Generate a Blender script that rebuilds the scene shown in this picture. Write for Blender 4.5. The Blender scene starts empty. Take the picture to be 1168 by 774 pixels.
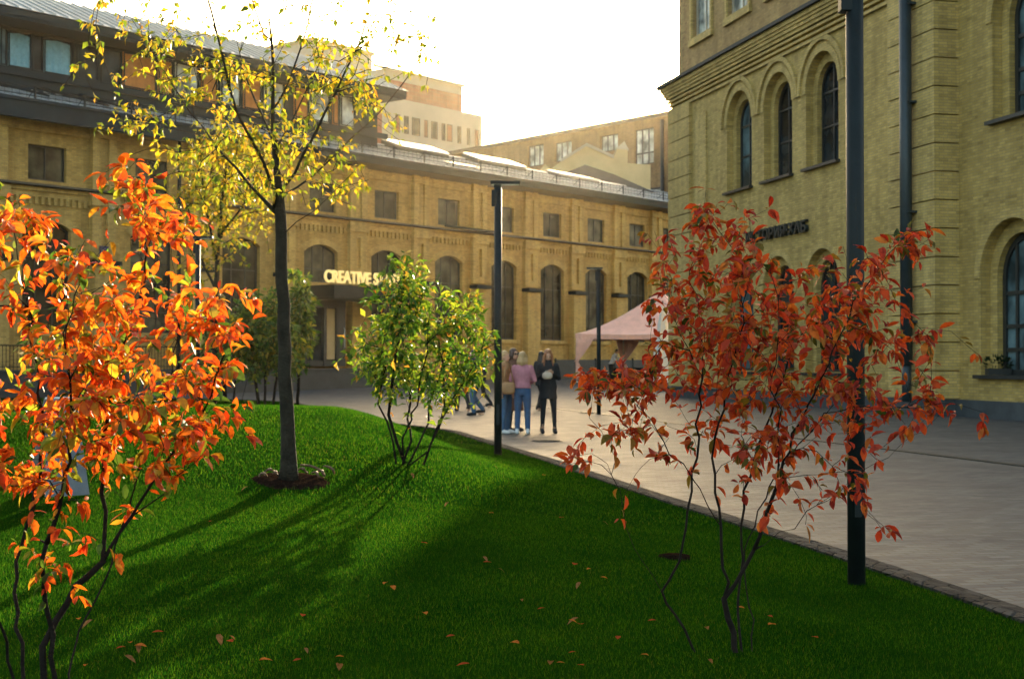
import bpy, bmesh, math, random
import numpy as np
from mathutils import Vector, Matrix, Euler
random.seed(7); rng = np.random.default_rng(11)
R = math.radians
sc = bpy.context.scene
COL = sc.collection
H = 1.45; F = 1622.0; CX = 584.0; CY = 387.0
PITCH = math.atan(25/1622.0)

def P(px, py, Z):                       # point seen at a photo pixel, at distance Z in front of the camera
    xc = (px-CX)/F; yc = (CY-py)/F
    y = math.cos(PITCH) - yc*math.sin(PITCH); z = math.sin(PITCH) + yc*math.cos(PITCH)
    s = Z/y
    return Vector((xc*s, Z, H + z*s))

# ------------------------------------------------------------------ object helpers
def link(o, parent=None):
    COL.objects.link(o)
    if parent is not None: o.parent = parent
    return o
def tag(o, label=None, cat=None, group=None, kind=None):
    if label: o['label'] = label
    if cat: o['category'] = cat
    if group: o['group'] = group
    if kind: o['kind'] = kind
    return o
def empty(name, loc=(0,0,0), rz=0, label=None, cat=None, group=None):
    o = bpy.data.objects.new(name, None); o.empty_display_size = .2
    o.location = loc; o.rotation_euler = (0,0,rz); link(o)
    return tag(o, label, cat, group)
def copy_tree(o, parent=None):
    c = o.copy(); COL.objects.link(c)
    if parent is not None: c.parent = parent
    for ch in list(o.children): copy_tree(ch, c)
    return c

class MB:
    def __init__(s): s.v=[]; s.f=[]; s.m=[]; s.sm=[]
    def add(s, vs, fs, m=0, smooth=False):
        b=len(s.v); s.v.extend([tuple(v) for v in vs])
        for f in fs: s.f.append(tuple(b+i for i in f)); s.m.append(m); s.sm.append(smooth)
    def quad(s,a,b,c,d,m=0): s.add([a,b,c,d],[(0,1,2,3)],m)
    def poly(s,pts,m=0): s.add(pts,[tuple(range(len(pts)))],m)
    def box(s,x0,x1,y0,y1,z0,z1,m=0):
        if x0>x1: x0,x1=x1,x0
        if y0>y1: y0,y1=y1,y0
        if z0>z1: z0,z1=z1,z0
        s.add([(x0,y0,z0),(x1,y0,z0),(x1,y1,z0),(x0,y1,z0),(x0,y0,z1),(x1,y0,z1),(x1,y1,z1),(x0,y1,z1)],
              [(0,3,2,1),(4,5,6,7),(0,1,5,4),(1,2,6,5),(2,3,7,6),(3,0,4,7)],m)
    def prism(s, pts, y0, y1, m=0):     # outline in x,z, extruded in y
        n=len(pts)
        s.add([(x,y0,z) for x,z in pts]+[(x,y1,z) for x,z in pts],
              [tuple(range(n)), tuple(range(2*n-1,n-1,-1))]+[(i,n+i,n+(i+1)%n,(i+1)%n) for i in range(n)],m)
    def prism_x(s, pts, x0, x1, m=0):   # outline in y,z, extruded in x
        n=len(pts)
        s.add([(x0,y,z) for y,z in pts]+[(x1,y,z) for y,z in pts],
              [tuple(range(n)), tuple(range(2*n-1,n-1,-1))]+[(i,n+i,n+(i+1)%n,(i+1)%n) for i in range(n)],m)
    def tube(s, pts, rad, n=8, m=0, cap=True, smooth=True):
        pts=[Vector(p) for p in pts]
        if not hasattr(rad,'__len__'): rad=[rad]*len(pts)
        vs=[];fs=[]
        for i,p in enumerate(pts):
            a=pts[max(0,i-1)]; b=pts[min(len(pts)-1,i+1)]; d=(b-a)
            if d.length<1e-9: d=Vector((0,0,1))
            d.normalize()
            ref=Vector((1,0,0)) if abs(d.x)<.8 else Vector((0,1,0))
            u=(ref-d*ref.dot(d)).normalized(); w=d.cross(u)
            for k in range(n):
                t=2*math.pi*k/n; vs.append(p+(u*math.cos(t)+w*math.sin(t))*rad[i])
        for i in range(len(pts)-1):
            for k in range(n):
                k2=(k+1)%n; fs.append((i*n+k,i*n+k2,(i+1)*n+k2,(i+1)*n+k))
        if cap: fs.append(tuple(range(n-1,-1,-1))); fs.append(tuple((len(pts)-1)*n+k for k in range(n)))
        s.add(vs,fs,m,smooth)
    def cyl(s, x,y,z0,z1,r,n=16,m=0,r1=None): s.tube([(x,y,z0),(x,y,z1)],[r,r if r1 is None else r1],n,m)
    def ell(s, c, r, rot=None, m=0, nu=12, nv=8):
        vs=[];fs=[]; c=Vector(c)
        for i in range(nv+1):
            th=math.pi*i/nv
            for k in range(nu):
                ph=2*math.pi*k/nu
                p=Vector((r[0]*math.sin(th)*math.cos(ph),r[1]*math.sin(th)*math.sin(ph),r[2]*math.cos(th)))
                if rot is not None: p=rot@p
                vs.append(c+p)
        for i in range(nv):
            for k in range(nu):
                k2=(k+1)%nu; fs.append((i*nu+k,(i+1)*nu+k,(i+1)*nu+k2,i*nu+k2))
        s.add(vs,fs,m,True)
    def loft(s, rings, n=16, m=0):      # rings: (x,y,z,rx,ry)
        vs=[];fs=[]
        for (x,y,z,rx,ry) in rings:
            for k in range(n):
                t=2*math.pi*k/n; vs.append((x+rx*math.cos(t),y+ry*math.sin(t),z))
        for i in range(len(rings)-1):
            for k in range(n):
                k2=(k+1)%n; fs.append((i*n+k,i*n+k2,(i+1)*n+k2,(i+1)*n+k))
        fs.append(tuple(range(n-1,-1,-1))); fs.append(tuple((len(rings)-1)*n+k for k in range(n)))
        s.add(vs,fs,m,True)
    def build(s, name, mats, parent=None, bevel=0):
        me=bpy.data.meshes.new(name); me.from_pydata(s.v,[],s.f)
        if not isinstance(mats,(list,tuple)): mats=[mats]
        for m in mats: me.materials.append(m)
        me.polygons.foreach_set('material_index',s.m); me.polygons.foreach_set('use_smooth',s.sm)
        me.update()
        o=bpy.data.objects.new(name,me); link(o,parent)
        if bevel:
            b=o.modifiers.new('b','BEVEL'); b.width=bevel; b.segments=2; b.limit_method='ANGLE'
        return o

# ------------------------------------------------------------------ materials
def newmat(name):
    m=bpy.data.materials.new(name); m.use_nodes=True
    nt=m.node_tree; b=nt.nodes['Principled BSDF']; return m,nt,b
def N(nt,t,**kw):
    n=nt.nodes.new(t)
    for k,v in kw.items():
        if k in n.inputs.keys(): n.inputs[k].default_value=v
        else: setattr(n,k,v)
    return n
def L(nt,a,b): nt.links.new(a,b)
def ramp(nt, stops, interp='LINEAR'):
    r=nt.nodes.new('ShaderNodeValToRGB'); r.color_ramp.interpolation=interp
    e=r.color_ramp.elements
    while len(e)<len(stops): e.new(.5)
    for i,(p,c) in enumerate(stops): e[i].position=p; e[i].color=(*c,1)
    return r
def rough(name, col, rg=.6, metal=0, var=.25, scale=3, bump=.1, bscale=40, spec=.5):
    m,nt,b=newmat(name); tc=N(nt,'ShaderNodeTexCoord')
    n1=N(nt,'ShaderNodeTexNoise',Scale=scale,Detail=6.0,Roughness=.65); L(nt,tc.outputs['Object'],n1.inputs['Vector'])
    r=ramp(nt,[(.3,tuple(c*(1-var) for c in col)),(.7,tuple(min(1,c*(1+var)) for c in col))])
    L(nt,n1.outputs['Fac'],r.inputs['Fac']); L(nt,r.outputs['Color'],b.inputs['Base Color'])
    b.inputs['Roughness'].default_value=rg; b.inputs['Metallic'].default_value=metal
    b.inputs['Specular IOR Level'].default_value=spec
    if bump:
        n2=N(nt,'ShaderNodeTexNoise',Scale=bscale,Detail=4.0); L(nt,tc.outputs['Object'],n2.inputs['Vector'])
        bp=N(nt,'ShaderNodeBump',Strength=bump,Distance=.02); L(nt,n2.outputs['Fac'],bp.inputs['Height']); L(nt,bp.outputs['Normal'],b.inputs['Normal'])
    return m
def brick(name, c1, c2, mortar, stain=(.5,.5,.5), bw=.25, bh=.078, msize=.012, rg=.85, patch=.46, bump=.5):
    m,nt,b=newmat(name); tc=N(nt,'ShaderNodeTexCoord')
    sx=N(nt,'ShaderNodeSeparateXYZ'); L(nt,tc.outputs['Object'],sx.inputs[0])
    ad=N(nt,'ShaderNodeMath',operation='ADD'); L(nt,sx.outputs['X'],ad.inputs[0]); L(nt,sx.outputs['Y'],ad.inputs[1])
    cb=N(nt,'ShaderNodeCombineXYZ'); L(nt,ad.outputs[0],cb.inputs['X']); L(nt,sx.outputs['Z'],cb.inputs['Y'])
    bt=N(nt,'ShaderNodeTexBrick'); bt.inputs['Scale'].default_value=1
    bt.inputs['Brick Width'].default_value=bw; bt.inputs['Row Height'].default_value=bh; bt.inputs['Mortar Size'].default_value=msize
    bt.inputs['Color1'].default_value=(*c1,1); bt.inputs['Color2'].default_value=(*c2,1); bt.inputs['Mortar'].default_value=(*mortar,1)
    L(nt,cb.outputs[0],bt.inputs['Vector'])
    # each brick its own burn
    n0=N(nt,'ShaderNodeTexWhiteNoise',noise_dimensions='2D')
    sn=N(nt,'ShaderNodeVectorMath',operation='SNAP'); L(nt,cb.outputs[0],sn.inputs[0]); sn.inputs[1].default_value=(bw,bh,1)
    L(nt,sn.outputs[0],n0.inputs['Vector'])
    h0=N(nt,'ShaderNodeMix',data_type='RGBA',blend_type='MULTIPLY'); h0.inputs['Factor'].default_value=.42
    r0=ramp(nt,[(0,(.45,.42,.38)),(.25,(.85,.85,.82)),(1,(1.15,1.12,1.05))]); L(nt,n0.outputs['Value'],r0.inputs['Fac'])
    L(nt,bt.outputs['Color'],h0.inputs[6]); L(nt,r0.outputs['Color'],h0.inputs[7])
    n1=N(nt,'ShaderNodeTexNoise',Scale=.45,Detail=9.0,Roughness=.72); L(nt,tc.outputs['Object'],n1.inputs['Vector'])
    r1=ramp(nt,[(.3,stain),(.62,(1,1,1))]); L(nt,n1.outputs['Fac'],r1.inputs['Fac'])
    mx=N(nt,'ShaderNodeMix',data_type='RGBA',blend_type='MULTIPLY'); mx.inputs['Factor'].default_value=patch*2
    L(nt,h0.outputs[2],mx.inputs[6]); L(nt,r1.outputs['Color'],mx.inputs[7])
    # rain streaks
    mp=N(nt,'ShaderNodeMapping'); mp.inputs['Scale'].default_value=(1.6,1.6,.12); L(nt,tc.outputs['Object'],mp.inputs['Vector'])
    n3=N(nt,'ShaderNodeTexNoise',Scale=1.5,Detail=5.0); L(nt,mp.outputs[0],n3.inputs['Vector'])
    r3=ramp(nt,[(.38,(.72,.7,.66)),(.58,(1,1,1))]); L(nt,n3.outputs['Fac'],r3.inputs['Fac'])
    mz=N(nt,'ShaderNodeMix',data_type='RGBA',blend_type='MULTIPLY'); mz.inputs['Factor'].default_value=patch*1.5
    L(nt,mx.outputs[2],mz.inputs[6]); L(nt,r3.outputs['Color'],mz.inputs[7])
    L(nt,mz.outputs[2],b.inputs['Base Color']); b.inputs['Roughness'].default_value=rg
    n2=N(nt,'ShaderNodeTexNoise',Scale=30,Detail=3.0); L(nt,tc.outputs['Object'],n2.inputs['Vector'])
    sm=N(nt,'ShaderNodeMath',operation='MULTIPLY_ADD'); L(nt,bt.outputs['Fac'],sm.inputs[0]); sm.inputs[1].default_value=-1; L(nt,n2.outputs['Fac'],sm.inputs[2])
    bp=N(nt,'ShaderNodeBump',Strength=bump,Distance=.012); L(nt,sm.outputs[0],bp.inputs['Height']); L(nt,bp.outputs['Normal'],b.inputs['Normal'])
    return m
def glass(name, col=(.012,.016,.018), rg=.06, wob=.02):
    m,nt,b=newmat(name); b.inputs['Base Color'].default_value=(*col,1); b.inputs['Roughness'].default_value=rg; b.inputs['Specular IOR Level'].default_value=.15
    tc=N(nt,'ShaderNodeTexCoord'); n2=N(nt,'ShaderNodeTexNoise',Scale=.9,Detail=2.0); L(nt,tc.outputs['Object'],n2.inputs['Vector'])
    bp=N(nt,'ShaderNodeBump',Strength=.25,Distance=wob); L(nt,n2.outputs['Fac'],bp.inputs['Height']); L(nt,bp.outputs['Normal'],b.inputs['Normal'])
    n1=N(nt,'ShaderNodeTexNoise',Scale=1.1,Detail=3.0); L(nt,tc.outputs['Object'],n1.inputs['Vector'])
    r=ramp(nt,[(.35,tuple(c*.5 for c in col)),(.7,tuple(c*3.2 for c in col))]); L(nt,n1.outputs['Fac'],r.inputs['Fac']); L(nt,r.outputs['Color'],b.inputs['Base Color'])
    return m
def leafmat(name, stops, trans=.5, rg=.45, spot=True, spec=.35):
    m,nt,b=newmat(name)
    g=N(nt,'ShaderNodeNewGeometry'); r=ramp(nt,stops); L(nt,g.outputs['Random Per Island'],r.inputs['Fac'])
    col=r.outputs['Color']
    if spot:
        tc=N(nt,'ShaderNodeTexCoord'); n1=N(nt,'ShaderNodeTexNoise',Scale=28,Detail=3.0); L(nt,tc.outputs['Object'],n1.inputs['Vector'])
        r1=ramp(nt,[(.32,(.45,.32,.25)),(.5,(1,1,1))]); L(nt,n1.outputs['Fac'],r1.inputs['Fac'])
        mx=N(nt,'ShaderNodeMix',data_type='RGBA',blend_type='MULTIPLY'); mx.inputs['Factor'].default_value=.8
        L(nt,col,mx.inputs[6]); L(nt,r1.outputs['Color'],mx.inputs[7]); col=mx.outputs[2]
    L(nt,col,b.inputs['Base Color']); b.inputs['Roughness'].default_value=rg; b.inputs['Specular IOR Level'].default_value=spec
    t=N(nt,'ShaderNodeBsdfTranslucent'); L(nt,col,t.inputs['Color'])
    ms=N(nt,'ShaderNodeMixShader'); ms.inputs[0].default_value=trans
    L(nt,b.outputs[0],ms.inputs[1]); L(nt,t.outputs[0],ms.inputs[2])
    L(nt,ms.outputs[0],nt.nodes['Material Output'].inputs['Surface'])
    return m

M={}
M['brickL']=brick('brick_ochre',(.66,.43,.105),(.52,.32,.07),(.44,.31,.12),stain=(.62,.58,.52))
M['trimL']=brick('brick_ochre_trim',(.70,.48,.13),(.60,.40,.10),(.48,.35,.15),stain=(.68,.62,.55))
M['brickR']=brick('brick_pale_yellow',(.66,.48,.15),(.50,.355,.095),(.44,.34,.15),stain=(.66,.66,.58))
M['trimR']=brick('brick_pale_trim',(.70,.52,.175),(.57,.42,.13),(.46,.36,.17),stain=(.72,.7,.62))
M['brickTop']=brick('brick_brown_upper',(.56,.38,.14),(.42,.27,.09),(.38,.29,.15),stain=(.6,.55,.5))
M['brickB']=brick('brick_brown_far',(.36,.22,.09),(.27,.155,.06),(.26,.2,.13))
M['cream']=rough('cream_plaster',(.52,.42,.22),.85,var=.15,scale=.8)
M['paleconc']=rough('pale_panel_concrete',(.44,.40,.31),.85,var=.12,scale=.4)
M['redclad']=brick('red_cladding',(.45,.17,.09),(.38,.13,.07),(.36,.2,.14),bw=1.2,bh=.5,msize=.03)
M['darkmetal']=rough('dark_painted_metal',(.008,.014,.015),.55,.0,var=.35,scale=4,bump=.05,spec=.25)
M['frame']=rough('dark_window_frame',(.02,.024,.024),.45,.0,var=.3,bump=0)
M['fascia']=rough('slate_blue_fascia',(.008,.022,.030),.7,.0,var=.3,scale=1.2,bump=.05,spec=.3)
M['soffit']=rough('brown_grey_soffit',(.085,.07,.05),.7,var=.2,scale=1)
M['roof']=rough('grey_seam_roof',(.40,.42,.42),.5,.3,var=.3,scale=1.3,bump=.08,bscale=6)
M['roofpale']=rough('pale_metal_roof',(.42,.44,.42),.45,.3,var=.2,scale=1.3,bump=.05)
M['roofdark']=rough('dark_seam_roof',(.07,.07,.066),.5,.3,var=.3,scale=1.3,bump=.05)
M['skylight']=rough('skylight_sheet',(.50,.50,.48),.18,.3,var=.06,scale=1,bump=0)
M['pane']=glass('dark_pane'); M['paneL']=glass('old_dark_pane',(.020,.019,.012),.16); M['paneM']=glass('old_olive_pane',(.045,.043,.028),.2); M['paneB']=glass('sky_blue_pane',(.045,.075,.085),.08); M['paneW']=glass('pale_pane',(.30,.33,.31),.1)
M['plinth']=rough('blue_grey_plinth',(.05,.062,.07),.6,var=.3,scale=2)
M['terrace']=rough('dark_granite_terrace',(.035,.042,.045),.6,var=.3,scale=2)
M['curtain']=rough('pale_blue_curtain',(.20,.42,.50),.8,var=.2,scale=6,bump=0)
M['blind']=rough('orange_blind',(.50,.20,.05),.8,var=.2,scale=3,bump=0)
M['white']=rough('white_fabric',(.70,.72,.68),.8,var=.08,scale=3,bump=.05)
M['pink']=rough('pink_tent_fabric',(.74,.46,.38),.75,var=.14,scale=2.5,bump=.15,bscale=12)
M['bark']=rough('dark_bark',(.016,.013,.011),.9,var=.4,scale=14,bump=.6,bscale=60,spec=.1)
M['barkT']=rough('grey_brown_bark',(.032,.028,.02),.95,var=.45,scale=9,bump=.8,bscale=45,spec=.15)
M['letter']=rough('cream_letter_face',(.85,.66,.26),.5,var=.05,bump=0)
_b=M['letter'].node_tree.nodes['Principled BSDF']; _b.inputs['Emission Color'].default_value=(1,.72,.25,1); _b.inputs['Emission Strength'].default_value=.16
M['black']=rough('black_letter',(.012,.02,.02),.5,var=.1,bump=0)

# ------------------------------------------------------------------ ground
EDGE=[(-9,3.6),(0,3.35),(5,3.1),(7.84,2.82),(11.25,2.2),(15.4,1.37),(18,.9),(20.5,.45),(22.2,.1),(24.8,-.44),(29.4,-1.36),(32.7,-2.9),(36.2,-4.24),(43,-5.9),(49,-7.6),(52,-9.6),(54,-13),(55,-20),(55.4,-32)]
EY=np.array([e[0] for e in EDGE]); EX=np.array([e[1] for e in EDGE])
def edge_x(y):
    y=np.asarray(y,float); return (np.interp(y-.8,EY,EX)+np.interp(y,EY,EX)+np.interp(y+.8,EY,EX))/3
def plaza_z(x,y):
    t=np.clip((np.asarray(y,float)-60)/26,0,1); return .42*t*t*(3-2*t)
def lawn_z(x,y):
    x=np.asarray(x,float); y=np.asarray(y,float)
    d=edge_x(y)-x; t=np.clip(d/3.2,0,1); t=t*t*(3-2*t)
    tf=np.clip((55-y)/9,0,1); tf=tf*tf*(3-2*tf)
    h=.76*np.exp(-((x+4.7)/5.3)**2-((y-17.5)/np.where(y<17.5,5.6,8.0))**2)+.12*np.exp(-((x+1.5)/3)**2-((y-19)/6)**2)+.06
    w=.018*np.sin(x*1.7+y*.6)+.014*np.sin(x*.8-y*1.3+2)
    return h*t*tf+w*t+.035
def ground_z(x,y):
    return float(lawn_z(x,y)) if x<float(edge_x(y)) and y<55 else float(plaza_z(x,y))
def ghit(px,py,z0=4.0,z1=120):
    Z=z0
    while Z<z1:
        p=P(px,py,Z)
        if p.z<=ground_z(p.x,p.y): return Vector((p.x,p.y,ground_z(p.x,p.y)))
        Z+=.03
    return P(px,py,z1)

def grid_mesh(name, xs_fn, ys, zf, mat, nx, kind='structure'):
    vs=[];fs=[]
    for j,y in enumerate(ys):
        xs=xs_fn(y,nx)
        zz=zf(xs,np.full(nx,y))
        vs+= [(float(a),float(y),float(c)) for a,c in zip(xs,zz)]
    for j in range(len(ys)-1):
        for i in range(nx-1):
            a=j*nx+i; fs.append((a,a+1,a+nx+1,a+nx))
    me=bpy.data.meshes.new(name); me.from_pydata(vs,[],fs); me.materials.append(mat)
    me.polygons.foreach_set('use_smooth',[True]*len(fs))
    o=bpy.data.objects.new(name,me); link(o); o['kind']=kind; return o

# plaza paving
def paving_mat():
    m,nt,b=newmat('stone_paving'); tc=N(nt,'ShaderNodeTexCoord')
    mp=N(nt,'ShaderNodeMapping'); mp.inputs['Rotation'].default_value=(0,0,R(-13.5)); L(nt,tc.outputs['Object'],mp.inputs['Vector'])
    bt=N(nt,'ShaderNodeTexBrick'); bt.inputs['Scale'].default_value=1
    bt.inputs['Brick Width'].default_value=.20; bt.inputs['Row Height'].default_value=.10; bt.inputs['Mortar Size'].default_value=.010
    bt.inputs['Color1'].default_value=(.085,.096,.108,1); bt.inputs['Color2'].default_value=(.038,.046,.056,1); bt.inputs['Mortar'].default_value=(.05,.047,.042,1)
    L(nt,mp.outputs[0],bt.inputs['Vector'])
    n1=N(nt,'ShaderNodeTexNoise',Scale=.7,Detail=8.0,Roughness=.7); L(nt,tc.outputs['Object'],n1.inputs['Vector'])
    r1=ramp(nt,[(.3,(.66,.66,.66)),(.65,(1.08,1.06,1.0))]); L(nt,n1.outputs['Fac'],r1.inputs['Fac'])
    mx=N(nt,'ShaderNodeMix',data_type='RGBA',blend_type='MULTIPLY'); mx.inputs['Factor'].default_value=1
    L(nt,bt.outputs['Color'],mx.inputs[6]); L(nt,r1.outputs['Color'],mx.inputs[7]); L(nt,mx.outputs[2],b.inputs['Base Color'])
    n4=N(nt,'ShaderNodeTexNoise',Scale=1.6,Detail=5.0); L(nt,tc.outputs['Object'],n4.inputs['Vector'])
    mr=N(nt,'ShaderNodeMapRange'); mr.inputs['To Min'].default_value=.5; mr.inputs['To Max'].default_value=.85; L(nt,n4.outputs['Fac'],mr.inputs['Value']); L(nt,mr.outputs[0],b.inputs['Roughness']); b.inputs['Specular IOR Level'].default_value=.25
    n2=N(nt,'ShaderNodeTexNoise',Scale=9,Detail=5.0); L(nt,tc.outputs['Object'],n2.inputs['Vector'])
    sm=N(nt,'ShaderNodeMath',operation='MULTIPLY_ADD'); L(nt,bt.outputs['Fac'],sm.inputs[0]); sm.inputs[1].default_value=-.6; L(nt,n2.outputs['Fac'],sm.inputs[2])
    bp=N(nt,'ShaderNodeBump',Strength=.7,Distance=.012); L(nt,sm.outputs[0],bp.inputs['Height']); L(nt,bp.outputs['Normal'],b.inputs['Normal'])
    return m
M['paving']=paving_mat()
ysp=list(np.concatenate([np.linspace(-60,-10,6),np.arange(0,100,2.0),np.linspace(110,1500,12)]))
grid_mesh('plaza_paving',lambda y,n:np.concatenate([np.linspace(-1500,-60,8),np.linspace(-50,50,n-16),np.linspace(60,1500,8)]),ysp,lambda x,y:plaza_z(x,y),M['paving'],44)

# lawn soil/grass sheet
def lawn_mat():
    m,nt,b=newmat('lawn_turf'); tc=N(nt,'ShaderNodeTexCoord')
    n1=N(nt,'ShaderNodeTexNoise',Scale=1.1,Detail=8.0,Roughness=.7); L(nt,tc.outputs['Object'],n1.inputs['Vector'])
    r1=ramp(nt,[(.3,(.004,.022,.002)),(.7,(.014,.045,.003))]); L(nt,n1.outputs['Fac'],r1.inputs['Fac']); L(nt,r1.outputs['Color'],b.inputs['Base Color'])
    n2=N(nt,'ShaderNodeTexNoise',Scale=70,Detail=4.0); L(nt,tc.outputs['Object'],n2.inputs['Vector'])
    bp=N(nt,'ShaderNodeBump',Strength=1,Distance=.03); L(nt,n2.outputs['Fac'],bp.inputs['Height']); L(nt,bp.outputs['Normal'],b.inputs['Normal'])
    nt.nodes.remove(b); df=N(nt,'ShaderNodeBsdfDiffuse'); L(nt,r1.outputs['Color'],df.inputs['Color']); L(nt,bp.outputs['Normal'],df.inputs['Normal']); L(nt,df.outputs[0],nt.nodes['Material Output'].inputs['Surface']); return m
M['lawn']=lawn_mat()
def lawn_xs(y,n):
    e=float(edge_x(y)); t=np.linspace(0,1,n)**1.8; return e-(e+33)*t
grid_mesh('lawn',lambda y,n:lawn_xs(y,n)[::-1],list(np.arange(-9,55.01,.4)),lambda x,y:lawn_z(x,y),M['lawn'],90)

# kerb of small dark setts
def kerb_mat():
    m,nt,b=newmat('granite_sett_kerb'); tc=N(nt,'ShaderNodeTexCoord')
    v=N(nt,'ShaderNodeTexVoronoi',Scale=9.0); L(nt,tc.outputs['Object'],v.inputs['Vector'])
    r1=ramp(nt,[(0,(.012,.012,.012)),(1,(.06,.058,.055))]); L(nt,v.outputs['Color'],r1.inputs['Fac']); L(nt,r1.outputs['Color'],b.inputs['Base Color'])
    v2=N(nt,'ShaderNodeTexVoronoi',Scale=9.0,feature='DISTANCE_TO_EDGE'); L(nt,tc.outputs['Object'],v2.inputs['Vector'])
    r2=ramp(nt,[(0,(0,0,0)),(.12,(1,1,1))]); L(nt,v2.outputs['Distance'],r2.inputs['Fac'])
    bp=N(nt,'ShaderNodeBump',Strength=1,Distance=.03); L(nt,r2.outputs['Color'],bp.inputs['Height']); L(nt,bp.outputs['Normal'],b.inputs['Normal'])
    b.inputs['Roughness'].default_value=.95; b.inputs['Specular IOR Level'].default_value=.1; return m
M['kerb']=kerb_mat()
mb=MB(); ys=np.arange(-9,54.8,.35); prev=None
for y in ys:
    x=float(edge_x(y)); d=Vector((float(edge_x(y+.2)-edge_x(y-.2)),.4,0)).normalized(); n=Vector((d.y,-d.x,0))
    a=Vector((x,y,0))-n*.06; c=Vector((x,y,0))+n*.20
    zb=float(plaza_z(x,y))
    cur=[(a.x,a.y,-.05),(a.x,a.y,zb+.055),(a.x+n.x*.03,a.y+n.y*.03,zb+.065),(c.x,c.y,zb+.035),(c.x,c.y,-.05)]
    if prev:
        for k in range(4): mb.quad(prev[k],prev[k+1],cur[k+1],cur[k])
    prev=cur
o=mb.build('kerb',M['kerb']); o['kind']='structure'

# drainage channel and pavement strip beside the right building
mb=MB(); dx,dy=-.233,.972
def strip(mb,p,q,w,z,m=0,th=.02):
    p=Vector(p);q=Vector(q);d=(q-p).normalized();n=Vector((-d.y,d.x))
    a,b_,c,e=p+n*w/2,p-n*w/2,q-n*w/2,q+n*w/2
    mb.add([(a.x,a.y,z-th),(b_.x,b_.y,z-th),(c.x,c.y,z-th),(e.x,e.y,z-th),(a.x,a.y,z),(b_.x,b_.y,z),(c.x,c.y,z),(e.x,e.y,z)],
           [(0,3,2,1),(4,5,6,7),(0,1,5,4),(1,2,6,5),(2,3,7,6),(3,0,4,7)],m)
q0=(6.45-.233*(-14)/.972*1.0,22.4-14); q1=(6.45-.233*30/.972,22.4+30)
strip(mb,(6.45+.24*14,22.4-14),(6.45-.24*26,22.4+26),.16,.012)
o=mb.build('drain_channel',M['darkmetal']); o['kind']='structure'

# ------------------------------------------------------------------ wall building blocks (local: x along wall, y into the building, z up)
def outline(uc,w,zb,zt,rise,n=12):
    l,r=uc-w/2,uc+w/2
    if rise<=0: return [(l,zb),(r,zb),(r,zt),(l,zt)]
    rad=(w*w/4+rise*rise)/(2*rise); cz=zt-rad; a=math.asin(min(1,w/2/rad)); 
    if rise>w/2-1e-6: a=math.pi/2
    pts=[(l,zb),(r,zb)]
    for i in range(n+1):
        t=a-2*a*i/n; pts.append((uc+rad*math.sin(t),cz+rad*math.cos(t)))
    return pts
def wall_band(mb,u0,u1,z0,z1,ops,v=0,depth=.35,m=0,mr=None):
    mr=m if mr is None else mr
    ops=sorted(ops); cur=u0
    for (uc,w,zb,zt,rise) in ops:
        l,r=uc-w/2,uc+w/2
        if l>cur+1e-6: mb.quad((cur,v,z0),(l,v,z0),(l,v,z1),(cur,v,z1),m)
        if zb>z0+1e-6: mb.quad((l,v,z0),(r,v,z0),(r,v,zb),(l,v,zb),m)
        pts=outline(uc,w,zb,zt,rise); top=pts[2:]
        if rise<=0: top=[(r,zt),(l,zt)]
        for (xa,za),(xb,zb2) in zip(top[:-1],top[1:]):
            mb.quad((xb,v,zb2),(xa,v,za),(xa,v,z1),(xb,v,z1),m)
        full=pts; k=len(full)
        for i in range(k):
            (xa,za),(xb,zb2)=full[i],full[(i+1)%k]
            mb.quad((xa,v,za),(xb,v,zb2),(xb,v+depth,zb2),(xa,v+depth,za),mr)
        cur=r
    if u1>cur+1e-6: mb.quad((cur,v,z0),(u1,v,z0),(u1,v,z1),(cur,v,z1),m)
def ring(mb,pts,cx,cz,t,y0,y1,m=0):     # frame following an outline, thickness t inward
    n=len(pts); q=[]
    P2=[Vector(p) for p in pts]
    for i in range(n):
        a,b,c=P2[i-1],P2[i],P2[(i+1)%n]
        d1=(b-a).normalized(); d2=(c-b).normalized(); n1=Vector((-d1.y,d1.x)); n2=Vector((-d2.y,d2.x))
        nn=(n1+n2); 
        nn=nn.normalized() if nn.length>1e-6 else n1
        s=t/max(.35,nn.dot(n1)); q.append(b+nn*s)
    for i in range(n):
        j=(i+1)%n
        a,b,c,d=P2[i],P2[j],q[j],q[i]
        mb.quad((a.x,y0,a.y),(b.x,y0,b.y),(c.x,y0,c.y),(d.x,y0,d.y),m)
        mb.quad((d.x,y0,d.y),(c.x,y0,c.y),(c.x,y1,c.y),(d.x,y1,d.y),m)
def top_at(x,uc,w,zt,rise):
    if rise<=0: return zt
    rad=(w*w/4+rise*rise)/(2*rise); cz=zt-rad; return cz+math.sqrt(max(0,rad*rad-(x-uc)**2))
def window(parent,uc,w,zb,zt,rise,y,vb=(),hb=(),t=.08,pane='pane',frame='frame',bt=.05,extra=None):
    """window frame with glazing bars; vb offsets -1..1, hb heights in metres"""
    pts=outline(uc,w,zb,zt,rise); mb=MB()
    ring(mb,pts,uc,zt,t,y-.06,y+.02)
    for f in vb:
        x=uc+f*w/2; mb.box(x-bt/2,x+bt/2,y-.05,y+.015,zb+t*.5,top_at(x,uc,w,zt,rise)-t*.6)
    for z in hb:
        mb.box(uc-w/2+t*.5,uc+w/2-t*.5,y-.045,y+.012,z-bt/2,z+bt/2)
    o=mb.build('window',M[frame],parent)
    p=MB(); p.poly([(x,y,z) for x,z in pts]); p.build('pane',M[pane],o)
    return o

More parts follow.
